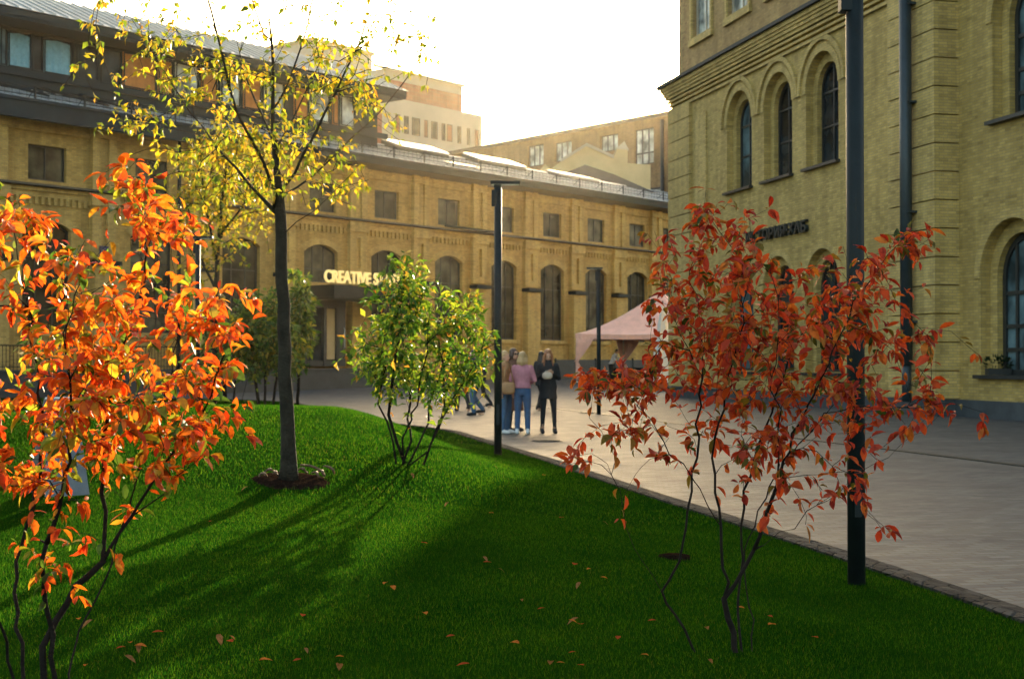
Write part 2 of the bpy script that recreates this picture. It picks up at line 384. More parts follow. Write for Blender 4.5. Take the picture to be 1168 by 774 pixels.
# ------------------------------------------------------------------ LEFT BUILDING
thL=math.atan((1900-CX)/F); sL,cL=math.sin(thL),math.cos(thL)
X0,Z0=-9.81,73.0
Lb=empty('brick_hall',(X0,Z0,0),math.pi/2-thL,'long yellow brick industrial hall with arched windows and grey metal roof','building')
def uL(px,v=0):
    r=(px-CX)/F; x0=X0-v*cL; z0=Z0+v*sL
    return (r*z0-x0)/(sL-r*cL)
cent=[-26.6,-21.2]+[uL(p) for p in (53,173,275,368,441,512,575,630,680,727,765)]+[37.6,42.2]
U0,U1=-29.5,45.0
wall=MB()
big=[(c,2.35,2.75,7.45,.38) for c in cent if not (uL(330)<c<uL(400))]
ce=uL(366)
big.append((ce,2.35,5.5,7.45,.38))
wall_band(wall,U0,U1,-.5,8.85,big)
small=[(c,1.85,9.15,10.65,0) for c in cent]
wall_band(wall,U0,U1,8.85,12.2,small,depth=.3)
wall.quad((U1,0,-.5),(U1,14,-.5),(U1,14,12.2),(U1,0,12.2)); wall.quad((U0,14,-.5),(U0,0,-.5),(U0,0,12.2),(U0,14,12.2))
wall.quad((U1,14,-.5),(U0,14,-.5),(U0,14,12.2),(U1,14,12.2))
wall.build('wall',M['brickL'],Lb)
tr=MB()
mids=[(a+b)/2 for a,b in zip(cent[:-1],cent[1:])]
for i,mu in enumerate([cent[0]-2.7]+mids+[cent[-1]+2.3]):
    # upper double pilaster
    tr.box(mu-.62,mu-.22,-.26,.1,8.98,11.7); tr.box(mu+.22,mu+.62,-.26,.1,8.98,11.7); tr.box(mu-.22,mu+.22,-.13,.1,8.98,11.7)
    tr.box(mu-.70,mu+.70,-.34,.1,11.25,11.62)
    # lower pilaster with slot
    tr.box(mu-.62,mu-.16,-.24,.1,5.95,8.25); tr.box(mu+.16,mu+.62,-.24,.1,5.95,8.25)
    tr.box(mu-.16,mu+.16,-.09,.1,5.95,8.25); tr.box(mu-.16,mu+.16,-.24,.1,5.95,6.35); tr.box(mu-.16,mu+.16,-.238,.1,7.95,8.25)
    tr.box(mu-.72,mu+.72,-.34,.1,8.25,8.78)
    tr.box(mu-.62,mu+.62,-.42,.1,-.4,5.62)
    led=MB(); led.box(mu-.68,mu+.68,-.60,.05,5.66,5.86); led.build('ledge',M['darkmetal'],Lb)
for a,b in zip([cent[0]-2.7]+mids,mids+[cent[-1]+2.3]):
    l,r=a+.72,b-.72
    tr.box(l,r,-.10,.1,8.42,8.66)
    n=int((r-l)/.30)
    for k in range(n):
        x=l+(k+.5)*(r-l)/n; tr.box(x-.07,x+.07,-.10,.1,8.12,8.42)
    tr.box(l,r,-.2,.1,8.66,8.80)
    tr.box(a+.62,b-.62,-.12,.1,11.2,11.66)
# arch hood bands
for (c,w,zb,zt,rise) in big:
    o1=outline(c,w+.0,zb,zt,rise)[2:]; o2=outline(c,w+.6,zb,zt+.3,rise+.05)[2:]
    for i in range(len(o1)-1):
        a,b,c2,d=o1[i],o1[i+1],o2[i+1],o2[i]
        tr.quad((b[0],-.05,b[1]),(a[0],-.05,a[1]),(d[0],-.05,d[1]),(c2[0],-.05,c2[1]))
        tr.quad((d[0],-.05,d[1]),(d[0],.02,d[1]),(c2[0],.02,c2[1]),(c2[0],-.05,c2[1]))
        tr.quad((b[0],-.05,b[1]),(b[0],.02,b[1]),(a[0],.02,a[1]),(a[0],-.05,a[1]))
for (c,w,zb,zt,rise) in big:
    if zb<3: tr.box(c-w/2-.15,c+w/2+.15,-.14,.06,zb-.22,zb-.004)
tr.build('brick_trim',M['trimL'],Lb)
st=MB(); st.box(U0,U1,-.44,.05,8.86,8.95); st.build('string_course',M['soffit'],Lb)
for c in cent:
    k=random.random()
    window(Lb,c,1.85,9.15,10.65,0,.22,vb=(0,),hb=(),t=.07,pane=random.choice(['paneL','paneL','paneM']))
for j,(c,w,zb,zt,rise) in enumerate(big):
    if zb>5: window(Lb,c,w,zb,zt,rise,.28,vb=(-.33,.33),hb=(6.2,),pane='paneM')
    else: window(Lb,c,w,zb,zt,rise,.28,vb=(-.36,.36),hb=(3.7,5.9),t=.09,pane='paneL' if j%3 else 'paneM')
# eave
uj=uL(205)
ev=MB(); ev.box(U0-.6,uj,-1.10,-.86,11.50,12.30); ev.box(uj,U1+.6,-.98,-.86,11.84,12.20); ev.box(U0-.6,uj,-1.16,-1.10,12.20,12.34); ev.box(uj,U1+.6,-1.06,-.98,12.14,12.26); ev.build('fascia',M['fascia'],Lb)
ev=MB(); ev.prism_x([(-.86,11.86),(.1,11.66),(.1,11.76),(-.86,11.96)],U0-.6,U1+.6)
ev.build('soffit',M['soffit'],Lb)
def roofz(v): return 12.28+(v+1.0)*(14.15-12.28)/6.2
rf=MB()
rf.quad((U0-.6,-1.0,12.28),(U1+.6,-1.0,12.28),(U1+.6,5.2,14.15),(U0-.6,5.2,14.15)); rf.quad((U0-.6,5.2,14.15),(U1+.6,5.2,14.15),(U1+.6,15,12.2),(U0-.6,15,12.2))
sl=(14.15-12.28)/6.2
for x in np.arange(U0-.5,U1+.6,.62):
    rf.add([(x-.02,-1.0,12.28),(x+.02,-1.0,12.28),(x+.02,5.2,14.15),(x-.02,5.2,14.15),(x-.02,-1.0,12.34),(x+.02,-1.0,12.34),(x+.02,5.2,14.21),(x-.02,5.2,14.21)],
           [(4,5,6,7),(0,1,5,4),(1,2,6,5),(3,0,4,7)])
rf.tube([(U0-.6,5.2,14.2),(U1+.6,5.2,14.2)],.09,8)
roofo=rf.build('roof',M['roof'],Lb)
sg=MB()
for zz in (.18,.36,.54): sg.tube([(U0,-.75,12.36+zz),(U1,-.75,12.36+zz)],.022,5)
for x in np.arange(U0+.5,U1,2.4): sg.box(x-.03,x+.03,-.78,-.72,12.3,12.96); sg.tube([(x,-.75,12.9),(x,-.2,12.5)],.02,5)
for x in np.arange(U0+.2,U1,.34): sg.box(x-.006,x+.006,-.756,-.744,12.45,12.90)
sg.build('snow_guard',M['darkmetal'],roofo)
# roof access ladder frames on the left end of the roof
for (ua,ub) in ((uL(5),uL(52)),(uL(75),uL(120)),(uL(118),uL(152))):
    ld=MB(); ld.tube([(ua,1.9,13.5),(ub,-.2,12.75)],.05,6); ld.tube([(ua,2.5,13.6),(ub,.4,12.9)],.05,6)
    for k in range(7):
        t=(k+.5)/7; x=ua+(ub-ua)*t; ld.tube([(x,1.9-2.1*t,13.5-.75*t),(x,2.5-2.1*t,13.6-.7*t)],.03,5)
    ld.build('roof_ladder',M['darkmetal'],roofo)
# clerestory storey
uE=uL(430,3.5)
cw=MB(); cw.box(U0-.3,uE,3.5,9,12.9,16.4); cw.build('clerestory_wall',M['fascia'],Lb)
oh=MB(); oh.box(U0-1,uE+.7,1.9,10,16.34,16.46); oh.box(U0-1,uE+.7,1.86,1.96,16.46,16.79); oh.box(U0-1,uE+.7,3.34,3.5,14.2,14.5); oh.build('clerestory_eave',M['fascia'],Lb)
cr=MB(); cr.prism_x([(1.78,16.80),(6.2,18.75),(10.2,16.8)],U0-1.1,uE+.8)
for x in np.arange(U0-1,uE+.8,.62):
    cr.add([(x-.025,1.78,16.80),(x+.025,1.78,16.80),(x+.025,6.2,18.75),(x-.025,6.2,18.75),(x-.025,1.78,16.88),(x+.025,1.78,16.88),(x+.025,6.2,18.83),(x-.025,6.2,18.83)],[(4,5,6,7),(0,1,5,4),(1,2,6,5),(3,0,4,7)])
cr.build('clerestory_roof',M['roofpale'],Lb)
spans=[(-75,-40,'paneB'),(-36,-6,'paneB'),(-3,5,'paneB'),(6,33,'curtain'),(34,46,'pane'),(47,79,'curtain'),(80,84,'pane'),(85,110,'pane'),(113,136,'pane'),(138,176,'blind'),(178,195,'blind'),(198,224,'white'),(228,246,'blind'),(250,272,'white'),(276,296,'blind'),(300,322,'white'),(334,350,'blind'),(352,374,'white'),(378,385,'blind'),(387,403,'white')]
for (a,b,k) in spans:
    ua,ub=uL(a,3.5),uL(b,3.5); w=ub-ua; uc=(ua+ub)/2
    mb=MB(); pts=outline(uc,w,14.55,16.22,0); ring(mb,pts,uc,15,.06,3.36,3.50)
    wo=mb.build('clerestory_window',M['fascia'],Lb)
    p=MB()
    if k=='curtain':
        n=14; xs=np.linspace(ua,ub,n); q=[3.455+.02*math.sin(i*2.1) for i in range(n)]
        for i in range(n-1): p.quad((xs[i],q[i],14.58),(xs[i+1],q[i+1],14.58),(xs[i+1],q[i+1],16.1-.012*abs(i-6)),(xs[i],q[i],16.1-.012*abs(i-6)))
        p.build('curtain',M['curtain'],wo)
    else:
        p.box(ua,ub,3.46,3.48,14.55,16.22); p.build('blind' if k in('blind','white') else 'pane',M[{'blind':'blind','white':'paneW'}.get(k,k)],wo)
# skylight monitors
def monitor(pa,pb,v0,v1,h0,h1):
    ua,ub=uL(pa,v0),uL(pb,v0)
    sk=MB(); z0=roofz(v0)
    sk.prism_x([(v0,z0-.1),(v0,z0+h0),(v1,z0+h1),(v1,z0-.1)],ua,ub,0)
    o=sk.build('skylight',M['roofdark'],roofo)
    g=MB(); g.prism_x([(v0-.12,z0+h0+.0),(v0-.12,z0+h0+.08),(v1,z0+h1+.1),(v1,z0+h1+.02)],ua+.1,ub-.1); g.build('skylight_glazing',M['skylight'],o)
monitor(454,512,4.0,5.4,.25,.80); monitor(546,600,4.0,5.4,.25,.80); monitor(518,548,0,.9,.05,.30); monitor(640,684,4.0,5.3,.2,.6)
# drainpipe with swan neck
dp=MB()
u=uL(559); dp.tube([(uL(500),-.52,9.05),(u-.25,-.52,9.0),(u-.05,-.55,8.9),(u,-.6,8.6),(u,-.6,8.1),(u-.1,-.55,7.9),(u-.12,-.5,7.6),(u-.12,-.5,.4)],.075,8)
dp.build('drainpipe',M['darkmetal'],Lb)
dp=MB(); dp.tube([(uL(196),-.5,11.6),(uL(196),-.5,.2)],.09,8); dp.build('drainpipe',M['darkmetal'],Lb)
# entrance: canopy, doors
ua,ub=uL(340),uL(437)
en=MB(); en.box(ua,ub,-2.6,-.45,4.65,5.25); en.box(ua+.1,ub-.1,-2.5,-.45,4.55,4.65); cano=en.build('canopy',M['darkmetal'],Lb)
dr=MB(); d0,d1=uL(341),uL(386)
dr.box(d0,d1,-.55,-.1,4.2,4.6); 
for x in (d0,d0+1.35,d0+2.5,d1-.5): dr.box(x-.10,x+.10,-.5,-.1,1.2,4.3)
dr.box(d1-.5,d1,-.52,-.1,1.2,4.3); dr.box(d0,d1,-.45,-.12,1.2,1.5)
do=dr.build('entrance_door',M['frame'],Lb)
pn=MB(); pn.box(d0,d1-.5,-.30,-.26,1.5,4.2); pn.build('pane',M['pane'],do)
pn=MB(); pn.box(d0+1.5,d0+2.35,-.36,-.33,1.55,4.15); pn.build('door_blind',M['cream'],do)
hd=MB(); hd.tube([(d0+2.6,-.55,2.1),(d0+2.6,-.62,2.2),(d0+2.6,-.62,3.1),(d0+2.6,-.55,3.2)],.03,6); hd.build('handle',M['roofpale'],do)
def text(name,body,size,mat,parent,loc,rot,extr=.05,sx=1):
    c=bpy.data.curves.new(name,'FONT'); c.body=body; c.size=size; c.extrude=extr; c.offset=size*.022; c.materials.append(mat)
    t0=bpy.data.objects.new(name,c); COL.objects.link(t0); bpy.context.view_layer.update()
    me=bpy.data.meshes.new_from_object(t0.evaluated_get(bpy.context.evaluated_depsgraph_get())); bpy.data.objects.remove(t0)
    o=bpy.data.objects.new(name,me); link(o,parent); o.location=loc; o.rotation_euler=rot; o.scale=(sx,1,1); return o
SIGN_L=text('sign_lettering','CREATIVE STATES',1.0,M['letter'],None,(0,0,0),(0,0,0),.05)
bpy.context.view_layer.update()
mw=SIGN_L.dimensions.x
us,ue=uL(371,-2.5),uL(464,-2.5)
SIGN_L.parent=Lb; SIGN_L.location=(us,-2.42,5.36); SIGN_L.rotation_euler=(R(90),0,0); SIGN_L.scale=((ue-us)/mw,.86,1)
SIGN_L['label']='cream raised capital letters reading CREATIVE STATES on the dark canopy'
# terrace, steps, railing in front of the hall
tt=MB(); tt.box(-26,uL(388),-3.4,-.43,-.4,1.02); tt.box(-26,uL(388),-3.45,-.43,1.02,1.10)
us2=uL(388)
for k in range(6): tt.box(us2+.36*k,us2+.36*(k+1)+ (0 if k<5 else .1),-3.4,-.9,-.4,1.10-.17*(k+1)+.02*0+.0)
tt.box(us2,uL(440),-.9,-.43,-.4,.95)
o=tt.build('entrance_terrace',M['terrace']); o.parent=None; o.matrix_world=Lb.matrix_world
o.location=Lb.location; o.rotation_euler=Lb.rotation_euler; o['kind']='structure'
def world(v): return Vector((X0+v[0]*sL-v[1]*cL, Z0+v[0]*cL+v[1]*sL, v[2] if len(v)>2 else 0))
rl=empty('handrail',world((us2+.3,-3.2,0)),Lb.rotation_euler.z,'black metal handrail beside the entrance steps','railing')
mb=MB()
mb.tube([(-.5,0,1.1),(-.5,0,2.0),(.2,0,2.05),(2.0,0,1.25),(2.0,0,.1)],.03,6); mb.build('top_rail',M['darkmetal'],rl)
mb=MB()
for k in range(9): x=-.3+k*.25; mb.box(x-.012,x+.012,-.012,.012,max(.1,1.0-.35*max(0,x)),2.02-.4*max(0,x-.2)); 
mb.build('balusters',M['darkmetal'],rl)
fe=empty('railing',world((-24,-3.3,1.10)),Lb.rotation_euler.z,'long black picket railing on the terrace behind the green trees','railing')
mb=MB(); Lr=us2-1.5+24-3.5
mb.box(0,Lr,-.03,.03,.95,1.0); mb.box(0,Lr,-.02,.02,.12,.15); mb.build('rail',M['darkmetal'],fe)
mb=MB()
for k in range(int(Lr/.16)): mb.box(k*.16-.01,k*.16+.01,-.01,.01,.003,.95)
mb.build('pickets',M['darkmetal'],fe)
# dark fence further right
u1,u2=uL(585),uL(800)
fz=.40
f2=empty('screen_fence',world((u1,-3.2,fz)),Lb.rotation_euler.z,'low dark panel fence along the hall behind the pink tent','fence')
npan=int((u2-u1)/2.0)
pm=MB(); pm.box(.04,1.96,-.02,.02,.1,1.15)
for k in range(6): pm.box(.04,1.96,-.035,.02,.16+k*.17,.2+k*.17)
pp=pm.build('panel',M['terrace'],f2)
qm=MB(); qm.box(-.04,.04,-.05,.05,0,1.25); qq=qm.build('post',M['darkmetal'],f2)
for k in range(1,npan):
    for s in (pp,qq):
        c=s.copy(); COL.objects.link(c); c.parent=f2; c.location=(k*2.0,0,0)
# blue plaque on facade
pq=MB(); u=uL(111); pq.box(u-.22,u+.22,-.50,-.42,6.15,6.5); pq.build('plaque',rough('navy_plaque',(.02,.03,.08),.4),Lb)

# ------------------------------------------------------------------ RIGHT BUILDING
thR=math.atan(389/F)
XR,ZR=.1128*58,58.0
Rb=empty('brick_workshop',(XR,ZR,0),-(math.pi/2-thR),'tall pale yellow brick building with round-arched windows and rusticated corners','building')
dRx,dRy=math.sin(thR),-math.cos(thR)       # direction of +u
nRx,nRy=math.cos(thR),math.sin(thR)        # into the building
def uR(px,v=0):
    r=(px-CX)/F; x0=XR+nRx*v; z0=ZR+nRy*v
    return (r*z0-x0)/(dRx-r*dRy)
UP=20.6
A=MB()
wA=[(7.05,2.3,7.55,11.2,1.15),(10.4,2.3,7.55,11.2,1.15),(13.75,2.3,7.55,11.2,1.15)]
wAl=[(7.05,2.5,1.0,5.0,1.25),(10.4,2.5,1.0,5.0,1.25),(13.75,2.5,1.0,5.0,1.25)]
wall_band(A,0,UP,-.4,6.2,wAl,0,.24); wall_band(A,0,UP,6.2,12.1,wA,0,.24)
for (c,w,zb,zt,rise) in wA+wAl: wall_band(A,c-w/2-.05,c+w/2+.05,zb-.05,zt+.05,[(c,w-.62,zb+.12,zt-.31,(w-.62)/2)],.24,.26)
# pier return and face B, end walls
A.quad((UP,0,-.4),(UP,.6,-.4),(UP,.6,12.1),(UP,0,12.1))
wB=[(UP+2.6,2.9,1.0,5.05,1.45),(UP+7.2,2.9,1.0,5.05,1.45),(UP+11.8,2.9,1.0,5.05,1.45)]
wBu=[(UP+3.0,2.5,7.5,11.4,1.25),(UP+7.2,2.5,7.5,11.4,1.25),(UP+11.8,2.5,7.5,11.4,1.25)]
wall_band(A,UP,UP+18,-.4,6.2,wB,.6,.26); wall_band(A,UP,UP+18,6.2,12.1,wBu,.6,.26)
for (c,w,zb,zt,rise) in wB+wBu: wall_band(A,c-w/2-.05,c+w/2+.05,zb-.05,zt+.05,[(c,w-.7,zb+.1,zt-.35,(w-.7)/2)],.86,.28)
A.quad((0,20,-.4),(0,0,-.4),(0,0,12.1),(0,20,12.1)); A.quad((UP+18,.6,-.4),(UP+18,20,-.4),(UP+18,20,12.1),(UP+18,.6,12.1))
A.quad((UP+18,20,-.4),(0,20,-.4),(0,20,18.9),(UP+18,20,18.9))
A.build('wall',M['brickR'],Rb)
T=MB()
def quoins(x0,x1,v0,z0,z1,step=.76,side=None):
    z=z0
    while z<z1-.05:
        zz=min(z+step-.035,z1); T.box(x0,x1,v0-.13,v0+.08,z,zz)
        z+=step
quoins(-.13,2.3,0,.46,11.6); T.box(2.75,3.9,-.06,.08,.46,11.0)
quoins(18.2,UP+.13,0,.46,12.05)
z=.46
while z<12:
    zz=min(z+.725,12.05); T.box(UP-.05,UP+.13,.085,.66,z,zz); z+=.76
z=.46
while z<11.6:
    T.box(-.13,.06,.085,1.6,z,min(z+.725,11.6)); z+=.76
# hood moulds over the three arches
def hood(c,r0,r1,cz,v,y=.10,n=20,z_foot=None):
    for i in range(n):
        a,b=math.pi*i/n,math.pi*(i+1)/n
        p=[(c+r0*math.cos(a),cz+r0*math.sin(a)),(c+r0*math.cos(b),cz+r0*math.sin(b)),(c+r1*math.cos(b),cz+r1*math.sin(b)),(c+r1*math.cos(a),cz+r1*math.sin(a))]
        T.quad((p[0][0],v-y,p[0][1]),(p[1][0],v-y,p[1][1]),(p[2][0],v-y,p[2][1]),(p[3][0],v-y,p[3][1]))
        T.quad((p[3][0],v-y,p[3][1]),(p[2][0],v-y,p[2][1]),(p[2][0],v+.02,p[2][1]),(p[3][0],v+.02,p[3][1]))
        T.quad((p[1][0],v-y,p[1][1]),(p[0][0],v-y,p[0][1]),(p[0][0],v+.02,p[0][1]),(p[1][0],v+.02,p[1][1]))
for (c,w,zb,zt,rise) in wA: hood(c,1.50,1.66,zt-rise,0,.09)
for (c,w,zb,zt,rise) in wA+wAl: hood(c,w/2+.002,w/2+.22,zt-rise,0,.035)
for (c,w,zb,zt,rise) in wB+wBu: hood(c,w/2+.002,w/2+.26,zt-rise,.6,.04)
# corbelled cornice
def cornice(x0,x1,v):
    for k,(za,zb,o) in enumerate([(11.62,11.72,.10),(11.80,11.88,.14),(11.96,12.04,.18),(12.1,12.22,.22),(12.22,12.34,.28),(12.34,12.44,.33),(12.44,12.6,.38)]):
        T.box(x0-o,x1+.0,v-o,v+.1,za,zb)
cornice(-.0,UP+.13,0)
def cornB():
    for (za,zb,o) in [(11.62,11.72,.10),(11.80,11.88,.14),(11.96,12.04,.18),(12.1,12.22,.22),(12.22,12.34,.28),(12.34,12.44,.33),(12.44,12.6,.38)]:
        T.box(UP+.135,UP+18,.6-o,.7,za,zb)
cornB()
T.build('brick_trim',M['trimR'],Rb)
c=MB(); c.prism_x([(-.5,12.6),(-.5,12.72),(0.3,12.95),(.3,12.6)],-.5,UP+.3); c.prism_x([(.1,12.6),(.1,12.72),(.9,12.95),(.9,12.6)],UP+.3,UP+18); c.box(-.5,.3,-.5,20,12.58,12.7); c.build('cornice_flashing',M['fascia'],Rb)
u=MB(); wU=[(2.6+k*3.7,2.0,14.25,17.2,0) for k in range(9)]
wall_band(u,0,UP+18,12.1,19.0,wU,.3,.3); u.quad((0,20,12.1),(0,.3,12.1),(0,.3,19),(0,20,19)); u.quad((UP+18,.3,12.1),(UP+18,20,12.1),(UP+18,20,19),(UP+18,.3,19))
u.build('upper_wall',M['brickTop'],Rb)
tr2=MB()
for (cc,w,zb,zt,rise) in wU: tr2.box(cc-w/2-.25,cc+w/2+.25,.18,.35,zb-.28,zb-.004); tr2.box(cc-w/2-.18,cc-w/2-.002,.22,.35,zb,zt+.15); tr2.box(cc+w/2+.002,cc+w/2+.18,.22,.35,zb,zt+.15)
tr2.build('window_surround',M['trimR'],Rb)
for (cc,w,zb,zt,rise) in wU: window(Rb,cc,w,zb,zt,0,.52,vb=(0,),hb=(16,),pane='paneW',frame='paleconc')
rr=MB(); rr.box(-.3,UP+18.3,-.05,20.3,19.0,19.5); rr.build('roof',M['fascia'],Rb)
for (c_,w,zb,zt,rise) in wA+wAl:
    window(Rb,c_,w-.62,zb+.12,zt-.31,(w-.62)/2,.46,vb=(0,),hb=(zb+1.35,zb+2.45),t=.09,pane='pane' if c_>8 else 'paneB',bt=.06)
for (c_,w,zb,zt,rise) in wB+wBu:
    window(Rb,c_,w-.7,zb+.1,zt-.35,(w-.7)/2,1.08,vb=(-.45,.45),hb=(zb+.75,zb+1.35,zb+2.2),t=.14,pane='paneB',bt=.1)
for (c_,w,zb,zt,rise) in wA+wAl:
    sl_=MB(); sl_.box(c_-w/2-.1,c_+w/2+.1,-.16,.46,zb+.004,zb+.09); sl_.build('window_sill',M['frame'],Rb)
for (c_,w,zb,zt,rise) in wB+wBu:
    sl_=MB(); sl_.box(c_-w/2-.12,c_+w/2+.12,.42,1.07,zb+.004,zb+.1); sl_.build('window_sill',M['frame'],Rb)
pl=MB(); pl.box(-.2,UP+.2,-.2,.1,-.3,.44); pl.box(UP+.2,UP+18,.42,.7,-.3,.44); pl.box(-.2,.1,.1,19,-.3,.44); pl.box(UP+.05,UP+.2,.1,.42,-.3,.438); pl.build('plinth',M['plinth'],Rb)
dp=MB(); ud=uR(1034,-.36)
dp.tube([(ud,-.36,12.1),(ud,-.36,1.35)],.165,12); dp.tube([(ud,-.36,1.45),(ud,-.36,.35)],.13,12)
for z in (2.5,5.5,8.5,11.2): dp.box(ud-.2,ud+.2,-.4,-.1,z,z+.06)
dp.build('drainpipe',rough('slate_blue_pipe',(.03,.045,.052),.45,.2,var=.2),Rb)
sr=text('sign_lettering','ИСТОРИЯ·ХАБ',1.0,M['black'],None,(0,0,0),(0,0,0),.06)
bpy.context.view_layer.update(); mw=sr.dimensions.x
us,ue=uR(854),uR(923)
sr.parent=Rb; sr.location=(us,-.08,5.62); sr.rotation_euler=(R(90),0,0); sr.scale=((ue-us)/mw,.52,1)
sr['label']='black raised Cyrillic letters on the pale brick wall'
def world_R(u,v,z): return Vector((XR+dRx*u+nRx*v, ZR+dRy*u+nRy*v, z))
def leaf_template(kind):
    # unit leaf along +x, width in y, normal z
    if kind=='fine':
        v=[(0,0,0),(.22,.17,.05),(.22,0,0),(.22,-.17,.05),(.52,.25,.07),(.52,0,.0),(.52,-.25,.07),(.8,.16,.04),(.8,0,0),(.8,-.16,.04),(1,0,-.02)]
        f=[(0,2,1),(0,3,2),(1,2,5,4),(2,3,6,5),(4,5,8,7),(5,6,9,8),(7,8,10),(8,9,10)]
    elif kind=='mid':
        v=[(0,0,0),(.45,.26,.07),(.45,0,0),(.45,-.26,.07),(1,0,0)]
        f=[(0,2,1),(0,3,2),(1,2,4),(2,3,4)]
    else:
        v=[(0,0,0),(.45,.28,.03),(1,0,0),(.45,-.28,.03)]; f=[(0,3,2,1)]
    return np.array(v,float),f
def leaves_mesh(name,pos,dirs,nrm,size,kind,mat,parent,curl=.25,wfac=None):
    tv,tf=leaf_template(kind); n=len(pos); k=len(tv)
    pos=np.array(pos,float); d=np.array(dirs,float); d/=np.linalg.norm(d,axis=1)[:,None]+1e-9
    nr=np.array(nrm,float); nr-=d*(nr*d).sum(1)[:,None]; nr/=np.linalg.norm(nr,axis=1)[:,None]+1e-9
    s=np.cross(nr,d); size=np.array(size)
    cu=curl*(.1+2.2*rng.random(n)**1.5); wf=rng.uniform(.62,1.2,n) if wfac is None else wfac*rng.uniform(.85,1.15,n)
    fold=rng.uniform(.2,3.6,n)
    x=tv[:,0][None,:]*np.ones((n,1)); y=tv[:,1][None,:]*wf[:,None]; z=tv[:,2][None,:]*fold[:,None]-cu[:,None]*(tv[:,0]**2)[None,:]
    V=pos[:,None,:]+size[:,None,None]*(x[...,None]*d[:,None,:]+y[...,None]*s[:,None,:]+z[...,None]*nr[:,None,:])
    V=V.reshape(-1,3)
    ltot=sum(len(f) for f in tf)
    loops=np.concatenate([np.array(f) for f in tf])[None,:]+(np.arange(n)*k)[:,None]
    lens=np.array([len(f) for f in tf]); starts=np.concatenate([[0],np.cumsum(lens)[:-1]])
    allst=(starts[None,:]+(np.arange(n)*ltot)[:,None]).ravel()
    me=bpy.data.meshes.new(name); me.vertices.add(n*k); me.vertices.foreach_set('co',V.ravel().astype(np.float32))
    me.loops.add(n*ltot); me.loops.foreach_set('vertex_index',loops.ravel().astype(np.int32))
    me.polygons.add(n*len(tf)); me.polygons.foreach_set('loop_start',allst.astype(np.int32))
    me.polygons.foreach_set('loop_total',np.tile(lens,n).astype(np.int32)); me.polygons.foreach_set('use_smooth',[kind=='fine']*(n*len(tf)))
    me.materials.append(mat); me.update(calc_edges=True); me.validate()
    o=bpy.data.objects.new(name,me); link(o,parent); return o

# small potted plant on the sill of the near window
pp_=world_R(UP+1.75,.72,1.11)
pt=empty('potted_plant',pp_,0,'small dark plant in a trough on the right window sill','plant')
mb=MB(); mb.box(-.3,.3,-.12,.12,0,.16); mb.build('trough',M['frame'],pt)
q=rng.normal(size=(120,3)); q/=np.linalg.norm(q,axis=1)[:,None]
leaves_mesh('foliage',np.abs(q)*0+q*np.array([.3,.14,.16])+np.array([0,0,.28]),q+np.array([0,0,.4]),rng.normal(size=(120,3)),rng.uniform(.09,.15,120),'mid',leafmat('dark_pot_leaves',[(0,(.01,.03,.012)),(1,(.03,.06,.02))]),pt)

# ------------------------------------------------------------------ BACKGROUND BUILDINGS
# brown brick block
a40=math.atan(1369/F); bx,bz=.1128*120,120.0
Bb=empty('brick_block',(bx+.1*math.sin(a40)*0,bz,0),math.atan2(-math.cos(a40),math.sin(a40)),'distant brown brick block with triple windows rising behind the hall','building')
dBx,dBy=math.sin(a40),-math.cos(a40)
def uB(px):
    r=(px-CX)/F; return (r*bz-bx)/(dBx-r*dBy)
wv=MB(); ops=[]
specs=[(602,620,165,189),(633,652,161,183),(685,705,153,172),(724,746,146,187),(792,815,138,160)]
for (a,b,t_,bo) in specs:
    ua,ub=uB(a),uB(b); uc=(ua+ub)/2; Zc=bz+dBy*uc
    zt=H+(412-t_)/F*Zc; zb=H+(412-bo)/F*Zc; ops.append((uc,abs(ub-ua),zb,zt,0))
ua,ub=uB(-20+548-40),uB(900)
wall_band(wv,ua,ub,0,22.45,ops,0,.3)
wv.quad((ua,0,22.45),(ub,0,22.45),(ub,15,22.45),(ua,15,22.45)); wv.quad((ua,15,0),(ua,0,0),(ua,0,22.45),(ua,15,22.45)); wv.quad((ub,0,0),(ub,15,0),(ub,15,22.45),(ub,0,22.45)); wv.quad((ub,15,0),(ua,15,0),(ua,15,22.45),(ub,15,22.45))
wv.build('wall',M['brickB'],Bb)
cp=MB(); cp.box(ua-.2,ub+.2,-.25,.5,22.3,22.62); cp.build('parapet_cap',M['soffit'],Bb)
for o_ in ops: window(Bb,*o_[:4],0,.25,vb=(-.33,.33),hb=((o_[2]+.32*(o_[3]-o_[2]),) if o_[3]-o_[2]>2.6 else ()),t=.1,pane='paneW',frame='frame',bt=.14)
us_,zz_=uB(748),0
o_=(uB(735)-.6,2.2,13.2,16.0,0)
wq=MB(); wq.box(uB(741),uB(757),-.08,.02,13.6,16.3); wo=wq.build('window_surround',M['frame'],Bb); wq=MB(); wq.box(uB(742),uB(756),-.12,-.08,13.8,16.1); wq.build('pane',M['paneW'],wo)
dp=MB(); dp.tube([(uB(757),-.15,22),(uB(757),-.15,0)],.16,8); dp.build('drainpipe',M['frame'],Bb)

